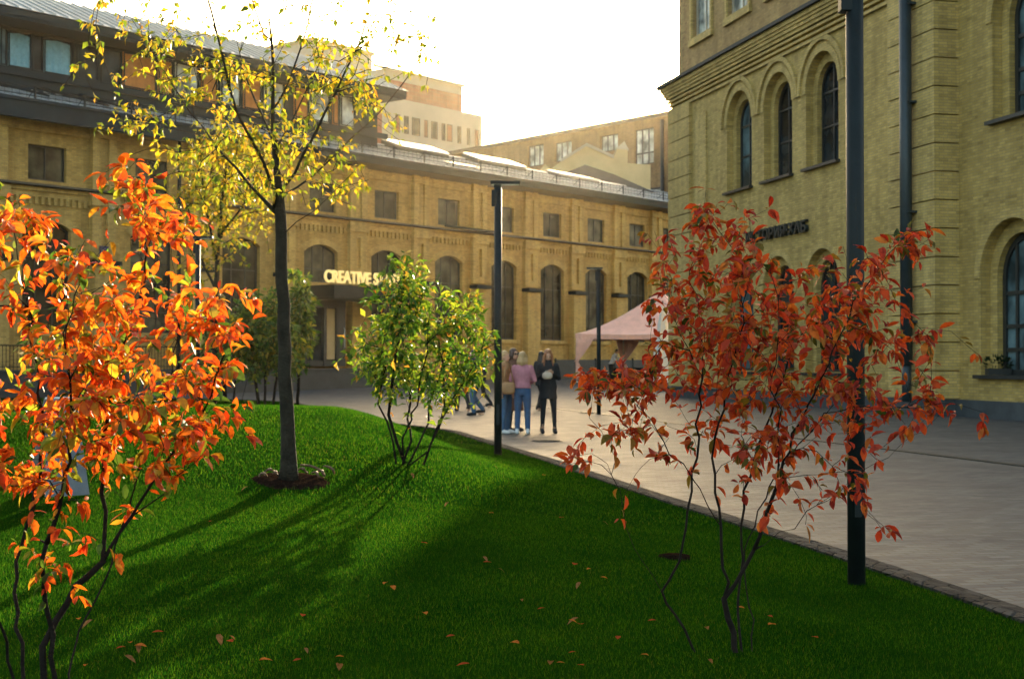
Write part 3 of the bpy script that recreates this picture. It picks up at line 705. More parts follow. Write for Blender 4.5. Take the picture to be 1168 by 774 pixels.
# cream gable building
gz=112.0
G=empty('gable_house',(P(612,412,gz).x,gz,0),R(0),'cream plastered gable wall with chimney between hall roof and brick block','building')
def gp(px,py): p=P(px,py,gz); return (p.x-G.location.x,p.z)
gpts=[gp(600,430),gp(742,430),gp(742,188),gp(716,186),gp(716,172),gp(712,165),gp(704,170),gp(700,180),gp(669,166),gp(640,184),gp(628,193),gp(622,187),gp(614,196),gp(600,205)]
mb=MB(); mb.prism(gpts,0,6); mb.build('wall',M['cream'],G)
mb=MB()
for (a,b) in ((gp(640,184),gp(669,166)),(gp(669,166),gp(700,180))):
    mb.prism([(a[0],a[1]-.05),(b[0],b[1]-.05),(b[0],b[1]+.16),(a[0],a[1]+.16)],-.25,6.1)
a=gp(704,170);b=gp(712,165);c2=gp(717,171); mb.prism([(a[0]-.1,a[1]),(c2[0],c2[1]),(b[0],b[1]+.25)],-.2,6.1)
mb.build('coping',M['paleconc'],G)
# dark hipped roof in front of the gable
Hr=empty('roof_pavilion',(P(655,412,104).x,104,0),0,'low dark grey hipped roof behind the hall ridge','building')
def hp(px,py): p=P(px,py,104); return (p.x-Hr.location.x,p.z)
mb=MB(); a,b,c2,d=hp(632,203),hp(667,189),hp(775,233),hp(632,240)
mb.prism([(a[0],a[1]),(b[0],b[1]),(hp(700,200)[0],hp(700,200)[1]),(c2[0],c2[1]),(c2[0],c2[1]-3),(d[0],d[1])][::-1],-.5,4); mb.build('roof',M['roofdark'],Hr)
mb=MB(); mb.box(d[0],c2[0],-.3,3.8,0,c2[1]-3.05); mb.build('wall',M['cream'],Hr)

# pale and red tower block
tz=165.0
Tw=empty('office_tower',(P(437,412,tz).x,tz,0),math.pi/2-thL,'stepped pale tower block with a red band and small windows','building')
def uT(px,X=None):
    r=(px-CX)/F; x0,z0=Tw.location.x,tz; return (r*z0-x0)/(sL-r*cL)
def zT(px,py,u): return H+(412-py)/F*(tz+u*cL)
u1,u2,u3=0.0,uT(527),uT(545.5)
zt=zT(437,77,0); zl=32.2
mb=MB(); mb.box(-.0,u2,0,22,0,zt); mb.box(-1,u3,-.6,20,0,zl-.0)
mb.box(-1.5,u2+.2,-.4,-.1,zt-.1,zt+.15)
mb.build('wall',M['paleconc'],Tw)
mb=MB(); mb.box(.3,u2-.1,-.08,-.004,zl+.02,zt-1.15); mb.box(-4,-1,-.75,12,0,zT(430,123,0)); mb.box(-9,0,4,20,0,zT(405,88,0)); mb.build('cladding',M['redclad'],Tw)
for k,(a,b) in enumerate(((446,451),(456,461),(465,474),(479,483),(487,494),(499,503),(505,511),(517,521),(528,531),(537,541))):
    ua,ub=uT(a),uT(b); z0_=zl-3.55+0; mb=MB(); ring(mb,outline((ua+ub)/2,ub-ua,zl-4.0,zl-1.9,0),0,0,.12,-.72,-.602)
    wo=mb.build('window',M['soffit'],Tw); p=MB(); p.box(ua,ub,-.66,-.64,zl-4.0,zl-1.9); p.build('pane',M['pane'] if k%3 else M['redclad'],wo)
T2=empty('plain_tower',(P(354,412,200).x,200,0),math.pi/2-thL,'plain pale block rising behind the thin yellow tree','building')
r2=(424-CX)/F; w2=(r2*200-T2.location.x)/(sL-r2*cL)
mb=MB(); mb.box(0,w2,0,18,0,H+(412-46)/F*200); mb.build('wall',M['paleconc'],T2)
mb=MB(); mb.box(-.3,w2+.3,-.3,18.3,H+(412-46)/F*200,H+(412-46)/F*200+.5); mb.build('parapet_cap',M['cream'],T2)

# ------------------------------------------------------------------ VEGETATION
class Tree:
    def __init__(s): s.p=[]; s.par=[]; s.n=0; s.A=np.zeros((30000,3)); s.D=np.zeros((30000,3))
    def node(s,p,par):
        i=s.n; s.A[i]=p; s.par.append(par); s.n+=1
        if par>=0:
            d=s.A[i]-s.A[par]; s.D[i]=d/(np.linalg.norm(d)+1e-9)
        else: s.D[i]=(0,0,1)
        return i
    def stem(s,pts,seg=.1,wob=.0,attach=None):
        pts=[np.array(p,float) for p in pts]
        # smooth (catmull-rom)
        Q=[pts[0]]
        for i in range(len(pts)-1):
            p0=pts[max(0,i-1)];p1=pts[i];p2=pts[i+1];p3=pts[min(len(pts)-1,i+2)]
            n=max(1,int(np.linalg.norm(p2-p1)/seg))
            for k in range(1,n+1):
                t=k/n; Q.append(.5*((2*p1)+(-p0+p2)*t+(2*p0-5*p1+4*p2-p3)*t*t+(-p0+3*p1-3*p2+p3)*t**3))
        par=-1
        if attach is not None and s.n:
            par=int(np.argmin(np.linalg.norm(s.A[:s.n]-Q[0],axis=1)))
            Q=Q[1:]
        for q in Q: par=s.node(q+rng.normal(size=3)*wob*seg,par)
        return par
    def grow(s,tips,seg=.1,wob=.12,pen=.8,minz=None):
        A0=s.A[:s.n].copy()
        d0=[np.min(np.linalg.norm(A0-t,axis=1)) for t in tips]; s.tips=[]
        for k in np.argsort(d0):
            t=np.array(tips[k]); V=t-s.A[:s.n]; dist=np.linalg.norm(V,axis=1)+1e-6
            cosn=(V*s.D[:s.n]).sum(1)/dist
            cost=dist*(1+pen*(1-cosn))
            if minz is not None: cost=cost+(s.A[:s.n,2]<minz)*3
            i=int(np.argmin(cost)); D=dist[i]; m=max(1,int(D/seg+.5)); c=s.A[i]+s.D[i]*D*.42; par=i; a=s.A[i].copy()
            for j in range(1,m+1):
                u=j/m; q=(1-u)**2*a+2*u*(1-u)*c+u*u*t
                if j<m: q=q+rng.normal(size=3)*seg*wob
                par=s.node(q,par)
            s.tips.append(par)
    def radii(s,rt,R0,p=.5):
        flow=np.zeros(s.n); haschild=np.zeros(s.n,bool)
        for i in range(s.n):
            if s.par[i]>=0: haschild[s.par[i]]=True
        flow[~haschild]=1
        for i in range(s.n-1,-1,-1):
            if s.par[i]>=0: flow[s.par[i]]+=flow[i]
        s.flow=flow; s.hc=haschild
        s.r=rt+(R0-rt)*(((flow-1)/max(1,flow.max()-1))**p)
    def mesh(s,name,mat,parent,flare=0):
        mb=MB(); seen=np.zeros(s.n,bool)
        order=[i for i in range(s.n) if not s.hc[i]]
        # longest first: start at tips with lowest index (main stems were added first)
        for t in order:
            ch=[t]; i=t
            while s.par[i]>=0:
                i=s.par[i]; ch.append(i)
                if seen[i]: break
            for j in ch: seen[j]=True
            ch=ch[::-1]
            if len(ch)<2: continue
            rr=[s.r[j] for j in ch]
            if s.par[ch[0]]>=0 or len(ch)>1 and s.r[ch[0]]>s.r[ch[1]]*1.6: rr[0]=rr[1]*1.15
            if flare and s.par[ch[0]]<0: 
                for q,fm in ((0,1.45),(1,1.18),(2,1.05)):
                    if q<len(rr): rr[q]*=fm
            mx=max(rr); mb.tube([s.A[j] for j in ch],rr,5 if mx<.008 else (8 if mx<.05 else 14))
        return mb.build(name,mat,parent)
    def leaves(s,name,mat,parent,per,size,kind,droop=.6,span=.25,curl=.25,hang=.0,wfac=None):
        pos=[];dr=[];nr=[];sz=[]
        for t in s.tips:
            n=max(1,int(rng.normal(per,per*.3)))
            chain=[t]; i=t; acc=0
            while s.par[i]>=0 and acc<span:
                acc+=np.linalg.norm(s.A[i]-s.A[s.par[i]]); i=s.par[i]; chain.append(i)
            tw=s.D[t]
            for k in range(n):
                u=rng.random()**1.6*(len(chain)-1) if k>1 else 0; a=int(u); b=min(a+1,len(chain)-1); q=s.A[chain[a]]*(1-(u-a))+s.A[chain[b]]*(u-a)
                rv=rng.normal(size=3); rv-=tw*(rv@tw); rv/=np.linalg.norm(rv)+1e-9
                d=rv*.9+tw*.55+np.array([0,0,-droop])*rng.uniform(.3,1.5); d/=np.linalg.norm(d)
                up=np.array([0,0,1.0])+rng.normal(size=3)*.45
                pos.append(q+d*size*.12); dr.append(d); nr.append(up); sz.append(size*float(np.clip(rng.lognormal(0,.26),.45,1.5)))
        return leaves_mesh(name,pos,dr,nr,sz,kind,mat,parent,curl,wfac)
def tips_px(ells,Z,dz,clipz=None):
    out=[]
    for (px,py,rx,ry,n) in ells:
        for _ in range(n):
            a=rng.random()*2*math.pi; r=math.sqrt(rng.random())
            zz=Z+float(np.clip(rng.normal()*dz*.5,-dz,dz))
            v=P(px+rx*r*math.cos(a),py+ry*r*math.sin(a),Z)
            out.append(np.array([v.x,zz,v.z]))
    return out
def make_plant(name,label,cat,base,stems,ells,Z,dz,rt,R0,per,lsize,lkind,lmat,bark,seg=.1,wob=.12,droop=.6,span=.25,group=None,pexp=.5,flare=0,partA='stems',partB='foliage',minz=None,curl=.25,pen=.8,wfac=None):
    root=empty(name,base,0,label,cat,group)
    t=Tree()
    for k,st in enumerate(stems):
        pts=[np.array(q,float) for q in st['p']]
        t.stem(pts,seg,.12 if partA=='stems' else .035,attach=st.get('a'))
    t.grow(tips_px(ells,Z,dz),seg,wob,pen,minz)
    t.radii(rt,R0,pexp)
    zz=t.A[:t.n,2]; zb_=zz.min(); zt_=zz.max(); t.r=np.maximum(t.r*(1-(.62 if partA=='trunk' else .3)*(zz-zb_)/(zt_-zb_)),rt*.7)
    a=t.mesh(partA,bark,root,flare); b=t.leaves(partB,lmat,root,per,lsize,lkind,droop,span,curl,wfac=wfac)
    inv=Vector(base)
    for o in (a,b): o.location=-inv
    return root,t
def S(lst,Z,a=None,dz=0):        # stem through pixels (px,py[,depth offset])
    return {'p':[tuple(P(q[0],q[1],Z+(q[2] if len(q)>2 else 0))) for q in lst],'a':a}

# --- red shrub, right foreground
ZR1=6.75; b=ghit(838,768); b=Vector((P(838,768,ZR1).x,ZR1,ground_z(P(838,768,ZR1).x,ZR1)))
def gb(px,Z): x=P(px,600,Z).x; return (px,(CY-F*math.tan(math.atan((ground_z(x,Z)-.03-H)/Z)-PITCH)),0)
lm=leafmat('red_autumn_leaves',[(0,(.28,.018,.007)),(.25,(.44,.042,.010)),(.6,(.55,.085,.012)),(.80,(.50,.14,.018)),(.88,(.24,.14,.015)),(1,(.035,.07,.010))],.46,rg=.62)
st=[S([gb(840,ZR1),(838,735),(828,680),(822,600),(815,520),(830,430),(850,350),(838,290),(812,250)],ZR1),
    S([(828,680),(862,625),(885,560,-.1),(915,480,-.2),(950,400,-.3),(985,330,-.35),(1010,290,-.35)],ZR1,1),
    S([(862,625),(920,585,.1),(985,540,.2),(1050,490,.25),(1080,462,.3)],ZR1,1),
    S([gb(800,ZR1),(798,752),(770,700,-.05),(753,672,-.1),(722,620,-.15),(705,560,-.2),(693,510,-.25),(673,462,-.3)],ZR1),
    S([(753,672,-.1),(772,640,-.1),(786,580,-.05),(795,500,0),(800,430,0),(798,350,.1)],ZR1,1),
    S([gb(846,ZR1),(842,700,.1),(845,640,.2),(850,560,.25),(880,470,.3),(905,400,.35),(940,340,.4)],ZR1),
    S([(822,600),(790,545,-.1),(755,500,-.2),(730,460,-.25),(700,435,-.3)],ZR1,1),
    S([(800,430,.1),(775,380,.1),(758,320,.1),(746,262,.1)],ZR1,1),
    S([(885,560,-.1),(890,500,-.25),(880,430,-.35),(890,360,-.4),(880,300,-.4)],ZR1,1),
    S([gb(858,ZR1),(856,690,.2),(852,630,.35),(870,570,.45),(900,520,.5),(960,450,.5),(1010,400,.5)],ZR1)]
el=[(806,240,18,28,12),(826,285,36,38,26),(852,250,7,9,4),(752,285,14,32,5),(757,345,20,32,8),(775,330,30,40,6),(848,350,80,52,60),(940,336,66,38,36),(1000,285,42,18,13),(1030,300,18,40,6),
    (985,370,60,42,24),(1045,410,35,40,10),(900,415,115,48,66),(795,405,55,45,26),(702,428,48,11,15),(672,440,24,14,9),(740,440,50,30,18),(700,492,24,12,6),(665,520,20,14,4),(745,500,34,22,7),
    (850,475,80,40,30),(950,470,70,40,25),(1020,470,45,28,12),(1068,468,22,22,7),(880,530,70,30,14),(965,540,32,28,9),(985,580,14,14,2),(735,600,34,14,1),(880,590,20,20,2)]
make_plant('red_shrub','multi-stemmed shrub with deep red leaves in the right foreground lawn','shrub',b,st,[(a,b_,c,d,int(n*1.25+.5)) for a,b_,c,d,n in el],ZR1,.62,.0012,.015,7.2,.052,'fine',lm,M['bark'],seg=.07,wob=.10,droop=.5,span=.24,pexp=.8,minz=.75,curl=.25)

# --- orange shrub, left foreground
ZL=5.6; xb=P(60,700,ZL).x; b=Vector((xb,ZL,ground_z(xb,ZL)))
lmo=leafmat('orange_autumn_leaves',[(0,(.58,.05,.008)),(.28,(.74,.12,.010)),(.58,(.80,.20,.012)),(.72,(.74,.32,.02)),(.82,(.36,.34,.02)),(.92,(.12,.20,.02)),(1,(.04,.10,.012))],.52,rg=.55)
st=[S([gb(50,ZL),(50,740),(75,690,.1),(118,640,.15),(150,590,.2),(185,530,.2),(230,470,.15),(255,400,.1)],ZL),
    S([gb(62,ZL),(60,750),(55,700),(50,640,-.1),(70,560,-.15),(82,470,-.2),(75,380,-.2),(100,300,-.2)],ZL),
    S([(118,640,.15),(118,560,.25),(120,480,.3),(140,400,.3),(165,320,.3),(160,250,.25),(148,205,.2)],ZL,1),
    S([gb(32,ZL),(20,720,.1),(15,660,.2),(35,580,.3),(50,500,.35),(40,400,.3),(22,300,.3),(8,220,.3)],ZL),
    S([gb(20,ZL),(0,700,-.2),(-20,600,-.3),(-40,500,-.4),(-50,400,-.4),(-60,300,-.4)],ZL),
    S([(150,590,.2),(190,560,.1),(225,520,0),(250,490,0)],ZL,1),
    S([gb(75,ZL),(90,720,.3),(120,660,.4),(140,600,.5),(165,520,.5),(190,440,.5),(205,360,.5),(195,290,.5)],ZL),
    S([gb(10,ZL),(-20,740,.3),(-70,640,.4),(-120,540,.4),(-150,440,.4),(-160,340,.3)],ZL)]
el=[(15,250,30,48,18),(50,275,34,22,7),(10,320,30,50,12),(148,205,22,25,12),(175,250,32,26,17),(215,250,22,18,6),(110,290,32,20,10),(120,330,50,28,18),(90,380,75,42,40),(185,355,42,36,20),(60,450,80,42,48),(170,420,65,42,42),(255,335,20,20,8),(268,372,16,16,5),
    (235,425,30,26,14),(170,480,75,32,36),(250,485,20,26,9),(50,520,70,30,24),(180,525,48,20,13),(10,560,40,40,10),(90,580,30,20,4),(165,622,4,4,1),(60,612,16,8,2),(58,640,22,14,3),(85,670,20,12,2),
    (-70,300,60,60,30),(-90,430,80,80,45),(-90,560,70,50,20)]
make_plant('orange_shrub','large shrub with glowing orange and green leaves at the left edge','shrub',b,st,[(a,b_,c,d,int(n*1.2+.5)) for a,b_,c,d,n in el],ZL,.55,.0012,.0145,7.4,.055,'fine',lmo,M['bark'],seg=.06,wob=.10,droop=.55,span=.22,pexp=.75,minz=.6,curl=.2)

# --- yellow-green shrub, middle
hb=ghit(462,531); ZM=hb.y
lmm=leafmat('yellow_green_leaves',[(0,(.035,.10,.008)),(.35,(.08,.18,.012)),(.68,(.20,.29,.015)),(.9,(.42,.40,.025)),(.97,(.55,.33,.03)),(1,(.5,.16,.02))],.45,spot=False)
st=[S([(452,530),(448,500),(432,462),(436,430),(430,380,.3),(440,340,.3)],ZM),
    S([(459,531),(450,500),(442,470),(450,420,-.2),(455,360,-.3),(468,300,-.3)],ZM),
    S([(463,531),(468,500),(465,460,.3),(470,400,.4),(480,330,.4)],ZM),
    S([(467,532),(485,510),(500,485),(520,455,-.2),(535,430,-.3),(550,400,-.3)],ZM),
    S([(466,532),(478,505),(490,480,.3),(500,430,.5),(520,380,.6),(535,345,.5)],ZM),
    S([(484,531),(492,508),(502,482),(508,440,.2),(500,380,.1)],ZM),
    S([(461,531),(458,500),(470,478),(480,440,-.5),(490,390,-.6)],ZM)]
el=[(468,315,20,28,35),(450,345,42,30,50),(485,345,38,30,45),(530,350,28,22,28),(435,385,38,28,45),(480,385,50,32,70),(530,380,36,26,38),(410,415,22,12,16),(450,420,48,22,46),(500,420,55,22,55),(545,415,25,18,18),(552,388,16,12,8),(470,448,45,12,18),(520,448,40,16,16)]
make_plant('green_shrub','bushy yellow-green shrub on many thin stems beside the slim lamp post','shrub',hb,st,el,ZM,.95,.0025,.016,9,.072,'mid',lmm,M['bark'],seg=.14,droop=.35,span=.3,pexp=.5,minz=.9)
# small shoots in front of the lamp at head height
# --- main tree
ht=ghit(329,549); ZT=ht.y
lmy=leafmat('yellow_leaves',[(0,(.10,.17,.012)),(.35,(.26,.29,.015)),(.7,(.52,.40,.018)),(.93,(.62,.35,.02)),(1,(.40,.2,.03))],.5,spot=False)
def br(l,a=1): return S(l,ZT,a)
st=[S([(329,550),(328,480),(325,400),(322,320),(320,245),(314,170),(310,100),(308,20),(306,-60),(300,-160),(298,-260)],ZT),
    br([(320,250),(280,205,.1),(245,165,.3),(205,110,.5),(175,60,.7),(150,20,.8),(130,-40,.9)]),
    br([(320,262),(360,240,-.2),(385,215,-.3),(420,204,-.4)]),
    br([(318,225),(345,180,-.3),(370,130,-.5),(395,80,-.6),(420,20,-.7),(440,-60,-.8)]),
    br([(320,235),(300,185,-.4),(272,130,-.6),(255,70,-.7),(240,10,-.8),(215,-60,-.8)]),
    br([(314,170),(340,125,.4),(365,70,.5),(385,10,.6),(400,-80,.6)]),
    br([(313,160),(285,100,.4),(268,40,.5),(250,-30,.6)]),
    br([(312,130),(335,80,-.3),(350,30,-.4),(370,-60,-.5)]),
    br([(318,225),(352,205,.5),(400,160,.7),(440,120,.8),(475,70,.9),(500,20,.9)]),
    br([(309,60),(290,10,.1),(270,-60,.2),(250,-150,.3)]),
    br([(308,40),(330,-20,.2),(350,-110,.2)])]
el=[(150,60,35,55,30),(180,25,45,28,26),(145,140,25,45,16),(215,60,40,50,24),(205,140,40,40,26),(250,100,45,55,34),(285,60,40,55,26),(275,180,50,40,44),(240,215,35,35,22),(345,60,45,55,30),(385,100,45,50,36),(420,50,45,40,26),
    (455,20,45,25,20),(480,70,22,30,7),(430,130,30,30,14),(370,165,40,40,30),(385,215,26,14,10),(415,205,18,10,6),(340,210,25,25,10),(330,130,25,40,12),(300,-60,150,50,90),(300,-170,120,70,80),(180,-40,60,40,24),(430,-40,60,40,24)]
make_plant('young_tree','slender young tree with sparse yellow leaves and a straight grey trunk','tree',ht,st,el,ZT,1.5,.0038,.066,8.2,.058,'mid',lmy,M['barkT'],seg=.16,wob=.09,droop=.5,span=.4,pexp=.75,flare=1,partA='trunk',partB='crown',minz=2.6)
# --- trees on the far end of the lawn
def gpx(px,Z): x=P(px,450,Z).x; return Vector((x,Z,ground_z(x,Z)))
def stemG(px,Z,l,a=None): g=gpx(px,Z); return {'p':[(g.x,g.y,g.z-.05)]+[tuple(P(*q[:2],Z+(q[2] if len(q)>2 else 0))) for q in l],'a':a}
Zy=46
make_plant('yellow_tree','tall soft yellow tree behind the slender trunk near the hall','tree',gpx(243,Zy),
   [stemG(243,Zy,[(244,400),(246,330),(250,260),(256,200),(262,150)]),S([(246,330),(225,280,1),(212,220,1)],Zy,1),S([(250,270),(280,230,-1),(300,190,-1)],Zy,1),S([(248,300),(235,240,-1),(228,180,-1)],Zy,1)],
   [(262,150,30,30,50),(235,190,35,40,70),(285,195,35,35,60),(260,235,45,30,70),(225,250,28,35,50),(290,245,25,30,25),(215,300,18,25,18),(262,290,40,18,22),(310,170,30,30,30),(250,200,45,50,160)],Zy,2.0,.012,.12,9,.15,'low',lmy,M['barkT'],seg=.4,droop=.5,span=.7,pexp=.45,partA='trunk',partB='crown',minz=3)
lmg=leafmat('mid_green_leaves',[(0,(.03,.08,.01)),(.5,(.07,.15,.015)),(.85,(.20,.26,.02)),(1,(.42,.36,.03))],.45,spot=False)
for (px,Z,ell,lab,stp) in ((304,43,[(300,350,30,20,50),(285,385,34,24,80),(320,385,25,25,60),(300,415,45,16,60),(270,400,22,22,30)],'low multi-stemmed green tree just left of the slender trunk',[(296,0),(303,0),(311,0)]),
                  (336,45,[(344,325,10,18,20),(343,350,14,22,40),(345,385,13,22,36),(335,400,16,18,20)],'narrow green tree peeping out right of the slender trunk',[(333,0),(339,0)]),
                  (262,47,[(255,375,26,22,50),(250,405,26,20,50)],'low green tree standing left of its multi-stemmed neighbour',[(258,0),(266,0),(275,0)])):
    sts=[stemG(a,Z,[(a+(a-px)*.6,430),(a+(a-px)*1.2,390),(a+(a-px)*1.8,350)]) for a,_ in stp]
    make_plant('green_tree',lab,'tree',gpx(px,Z),sts,[(a,b,c,d,int(n*2)) for a,b,c,d,n in ell],Z,1.2,.01,.055,9,.19,'low',lmg,M['bark'],seg=.3,droop=.4,span=.6,pexp=.45,partA='trunk',partB='crown',minz=1.2,group='green trees at the end of the lawn')

# ------------------------------------------------------------------ GRASS
def grass():
    def region(n,y0,y1,pad,h,w):
        y=np.sqrt(rng.uniform(y0*y0,y1*y1,n)); half=y*.37+pad; x=rng.uniform(-half,half)
        k=(x<edge_x(y)-.02)&(y<54.5)&(((x-ht.x-.03)/.345)**2+((y-ht.y)/.345)**2>rng.uniform(.75,1.1,len(x))); x=x[k];y=y[k]; z=lawn_z(x,y)
        return x,y,z,np.full(len(x),h),np.full(len(x),w)
    parts=[region(620000,3.2,12,.8,.023,.0030),region(520000,12,24,1.5,.028,.0058),region(160000,24,54,2,.045,.02)]
    x,y,z,h,w=[np.concatenate(a) for a in zip(*parts)]
    n=len(x); h=h*rng.uniform(.5,1.25,n); a=rng.uniform(0,2*math.pi,n); ln=rng.normal(size=(n,2))*h[:,None]*.38
    patch=.92+.12*np.sin(x*2.1+1.3*np.sin(y*.9))*np.sin(y*1.7+.8*np.sin(x*1.3)); h=h*patch
    bx,by=np.cos(a)*w/2,np.sin(a)*w/2
    V=np.empty((n,3,3)); V[:,0]=np.stack([x-bx,y-by,z-.006],1); V[:,1]=np.stack([x+bx,y+by,z-.006],1); V[:,2]=np.stack([x+ln[:,0],y+ln[:,1],z+h],1)
    me=bpy.data.meshes.new('grass'); me.vertices.add(n*3); me.vertices.foreach_set('co',V.ravel().astype(np.float32))
    me.loops.add(n*3); me.loops.foreach_set('vertex_index',np.arange(n*3,dtype=np.int32)); me.polygons.add(n)
    me.polygons.foreach_set('loop_start',np.arange(0,n*3,3,dtype=np.int32)); me.polygons.foreach_set('loop_total',np.full(n,3,np.int32))
    me.update(calc_edges=True)
    m,nt,b=newmat('grass_blades'); g=N(nt,'ShaderNodeNewGeometry'); r=ramp(nt,[(0,(.003,.026,.003)),(.5,(.011,.060,.003)),(.85,(.042,.112,.004)),(.97,(.06,.12,.006)),(1,(.11,.11,.02))]); L(nt,g.outputs['Random Per Island'],r.inputs['Fac'])
    tc=N(nt,'ShaderNodeTexCoord'); n1=N(nt,'ShaderNodeTexNoise',Scale=.9,Detail=6.0,Roughness=.65); L(nt,tc.outputs['Object'],n1.inputs['Vector'])
    r1=ramp(nt,[(.30,(.55,.62,.65)),(.50,(1,1,1)),(.70,(1.5,1.2,1))]); L(nt,n1.outputs['Fac'],r1.inputs['Fac'])
    mx=N(nt,'ShaderNodeMix',data_type='RGBA',blend_type='MULTIPLY'); mx.inputs['Factor'].default_value=1; L(nt,r.outputs['Color'],mx.inputs[6]); L(nt,r1.outputs['Color'],mx.inputs[7])
    L(nt,mx.outputs[2],b.inputs['Base Color']); b.inputs['Roughness'].default_value=.9; b.inputs['Specular IOR Level'].default_value=.0
    t=N(nt,'ShaderNodeBsdfTranslucent'); L(nt,mx.outputs[2],t.inputs['Color']); ms=N(nt,'ShaderNodeMixShader'); ms.inputs[0].default_value=.66
    L(nt,b.outputs[0],ms.inputs[1]); L(nt,t.outputs[0],ms.inputs[2]); L(nt,ms.outputs[0],nt.nodes['Material Output'].inputs['Surface'])
    me.materials.append(m); o=bpy.data.objects.new('grass',me); link(o); tag(o,'short green lawn grass covering the mound','grass',kind='stuff')
grass()

# ------------------------------------------------------------------ FALLEN LEAVES
fl_m=[leafmat('fallen_leaf_%s'%n,[(0,c),(1,tuple(min(1,k*1.3) for k in c))],.3,rg=1,spec=0) for n,c in (('orange',(.40,.12,.025)),('tan',(.20,.10,.04)),('red',(.28,.05,.018)))]
fl_src=[]
for k in range(3):
    o=leaves_mesh('fallen_leaf',[(-.04,0,.02)],[(1,0,.1)],[(0,0,1)],[.095],'fine',fl_m[k],None,.35,wfac=1.15); fl_src.append(o)
fpx=[(90,713),(101,716),(137,747),(148,741),(158,745),(181,730),(159,745),(264,733),(345,709),(440,672),(553,641),(555,648),(448,677),(571,655),(617,702),(588,742),(655,713),(662,720),(652,716),(595,690),(743,716),(688,665),(660,672),(878,710),(880,720),(806,722),(652,752),(639,765),(628,762),(662,768),(302,763),(349,748),(340,762),(388,758),(387,767),(515,733),(484,707),(250,735),(263,740),(98,768),(147,757),(655,650),(672,655),(510,578),(483,625),(620,545),(565,535),(705,735),(735,755),(690,600),(640,595),(400,540),(470,545),(240,600),(560,590),(280,560),(530,768),(845,700),(810,760),(930,735)]
for i,(a,b_) in enumerate(fpx):
    g=ghit(a,b_); src=fl_src[(i*7)%3]; o=src if i<3 and src.get('used') is None and False else src.copy()
    COL.objects.link(o); s=random.uniform(.35,.66)
    o.location=(g.x,g.y,g.z+.026); o.rotation_euler=(random.uniform(-.2,.2),random.uniform(-.2,.2),random.uniform(0,6.28)); o.scale=(s,s,s)
    tag(o,'small dry fallen leaf lying in the short lawn grass','leaf','fallen leaves on the lawn')
for o in fl_src: bpy.data.objects.remove(o)

# ------------------------------------------------------------------ tree pit, covers, sign board
def gdisc(name,c,r,mat,kind='structure',zo=.02,n=28,jag=.0,nr=5):
    mb=MB(); vs=[(c.x,c.y,ground_z(c.x,c.y)+zo)];fs=[]
    for j in range(1,nr+1):
        for k in range(n):
            t=2*math.pi*k/n; rr=r*j/nr*(1+jag*math.sin(k*2.3)*.5+jag*.5*math.sin(k*5.1)); x,y=c.x+rr*math.cos(t),c.y+rr*math.sin(t)
            vs.append((x,y,ground_z(x,y)+(zo if j<nr else -.01)))
    for k in range(n): fs.append((0,1+k,1+(k+1)%n))
    for j in range(nr-1):
        for k in range(n): a=1+j*n+k; b_=1+j*n+(k+1)%n; fs.append((a,a+n,b_+n,b_))
    mb.add(vs,fs,0,True); o=mb.build(name,mat); o['kind']=kind; return o
M['soil']=rough('dark_mulch_soil',(.016,.010,.007),1,var=.5,scale=25,bump=1,bscale=60,spec=.0)
gdisc('tree_pit',Vector((ht.x+.03,ht.y,0)),.36,M['soil'],zo=.03,jag=.12)
chipm=rough('pale_bark_chip',(.13,.075,.04),.8,var=.35,scale=15,bump=.3)
for i,(a,b_,l,labl) in enumerate(((308,545,.10,'rounded pale bark chip left of the young tree'),(300,550,.07,'small flat bark chip at the left rim of the tree pit'),(314,548,.06,'small bark chip touching the young tree trunk'),(345,544,.09,'stubby ochre bark chip right beside the young tree trunk'),(357,543,.26,'long curled strip of bark in the tree pit'),(360,549,.10,'curled pale bark chip in front of the long strip'),(366,547,.08,'upright pale bark end at the tip of the long strip'),(375,543,.13,'grey bark chip at the right rim of the tree pit'))):
    g=ghit(a,b_); mb=MB(); n=7
    mb.tube([(l*(k/(n-1)-.5),.02*math.sin(k*1.1),.03*math.sin(math.pi*k/(n-1))) for k in range(n)],[.006+.007*math.sin(math.pi*(k+.6)/n) for k in range(n)],6)
    o=mb.build('bark_chip',chipm); o.location=(g.x,g.y,ground_z(g.x,g.y)+.05); o.rotation_euler=(0,.1*i,.5*math.sin(i*2)); o.scale=(1,1.3,1); tag(o,labl,'bark chip',group='bark chips in the tree pit')
g=ghit(769,637); mb=MB(); mb.cyl(0,0,-.02,.022,.11,24); mb.cyl(0,0,.022,.028,.085,24); o=mb.build('drain_cover',M['soil']); o.location=g; o.rotation_euler=(0,0,0); tag(o,'small dark round cover set in the lawn behind the red shrub','cover')
for px,py,r,lab in ((623,503,.31,'dark round manhole cover in the paving near the women'),(673,471,.33,'dark round manhole cover further back toward the pink tent'),(560,463,.30,'round manhole cover in the paving by the walking men')):
    g=ghit(px,py); mb=MB(); mb.cyl(0,0,-.02,.008,r,28); mb.cyl(0,0,.008,.012,r*.86,28)
    for k in range(-4,5):
        w=math.sqrt(max(0,(r*.8)**2-(k*r*.17)**2)); mb.box(-w,w,k*r*.17-.012,k*r*.17+.012,.012,.018)
    o=mb.build('manhole_cover',M['darkmetal']); o.location=g; tag(o,lab,'manhole cover',group='manhole covers')
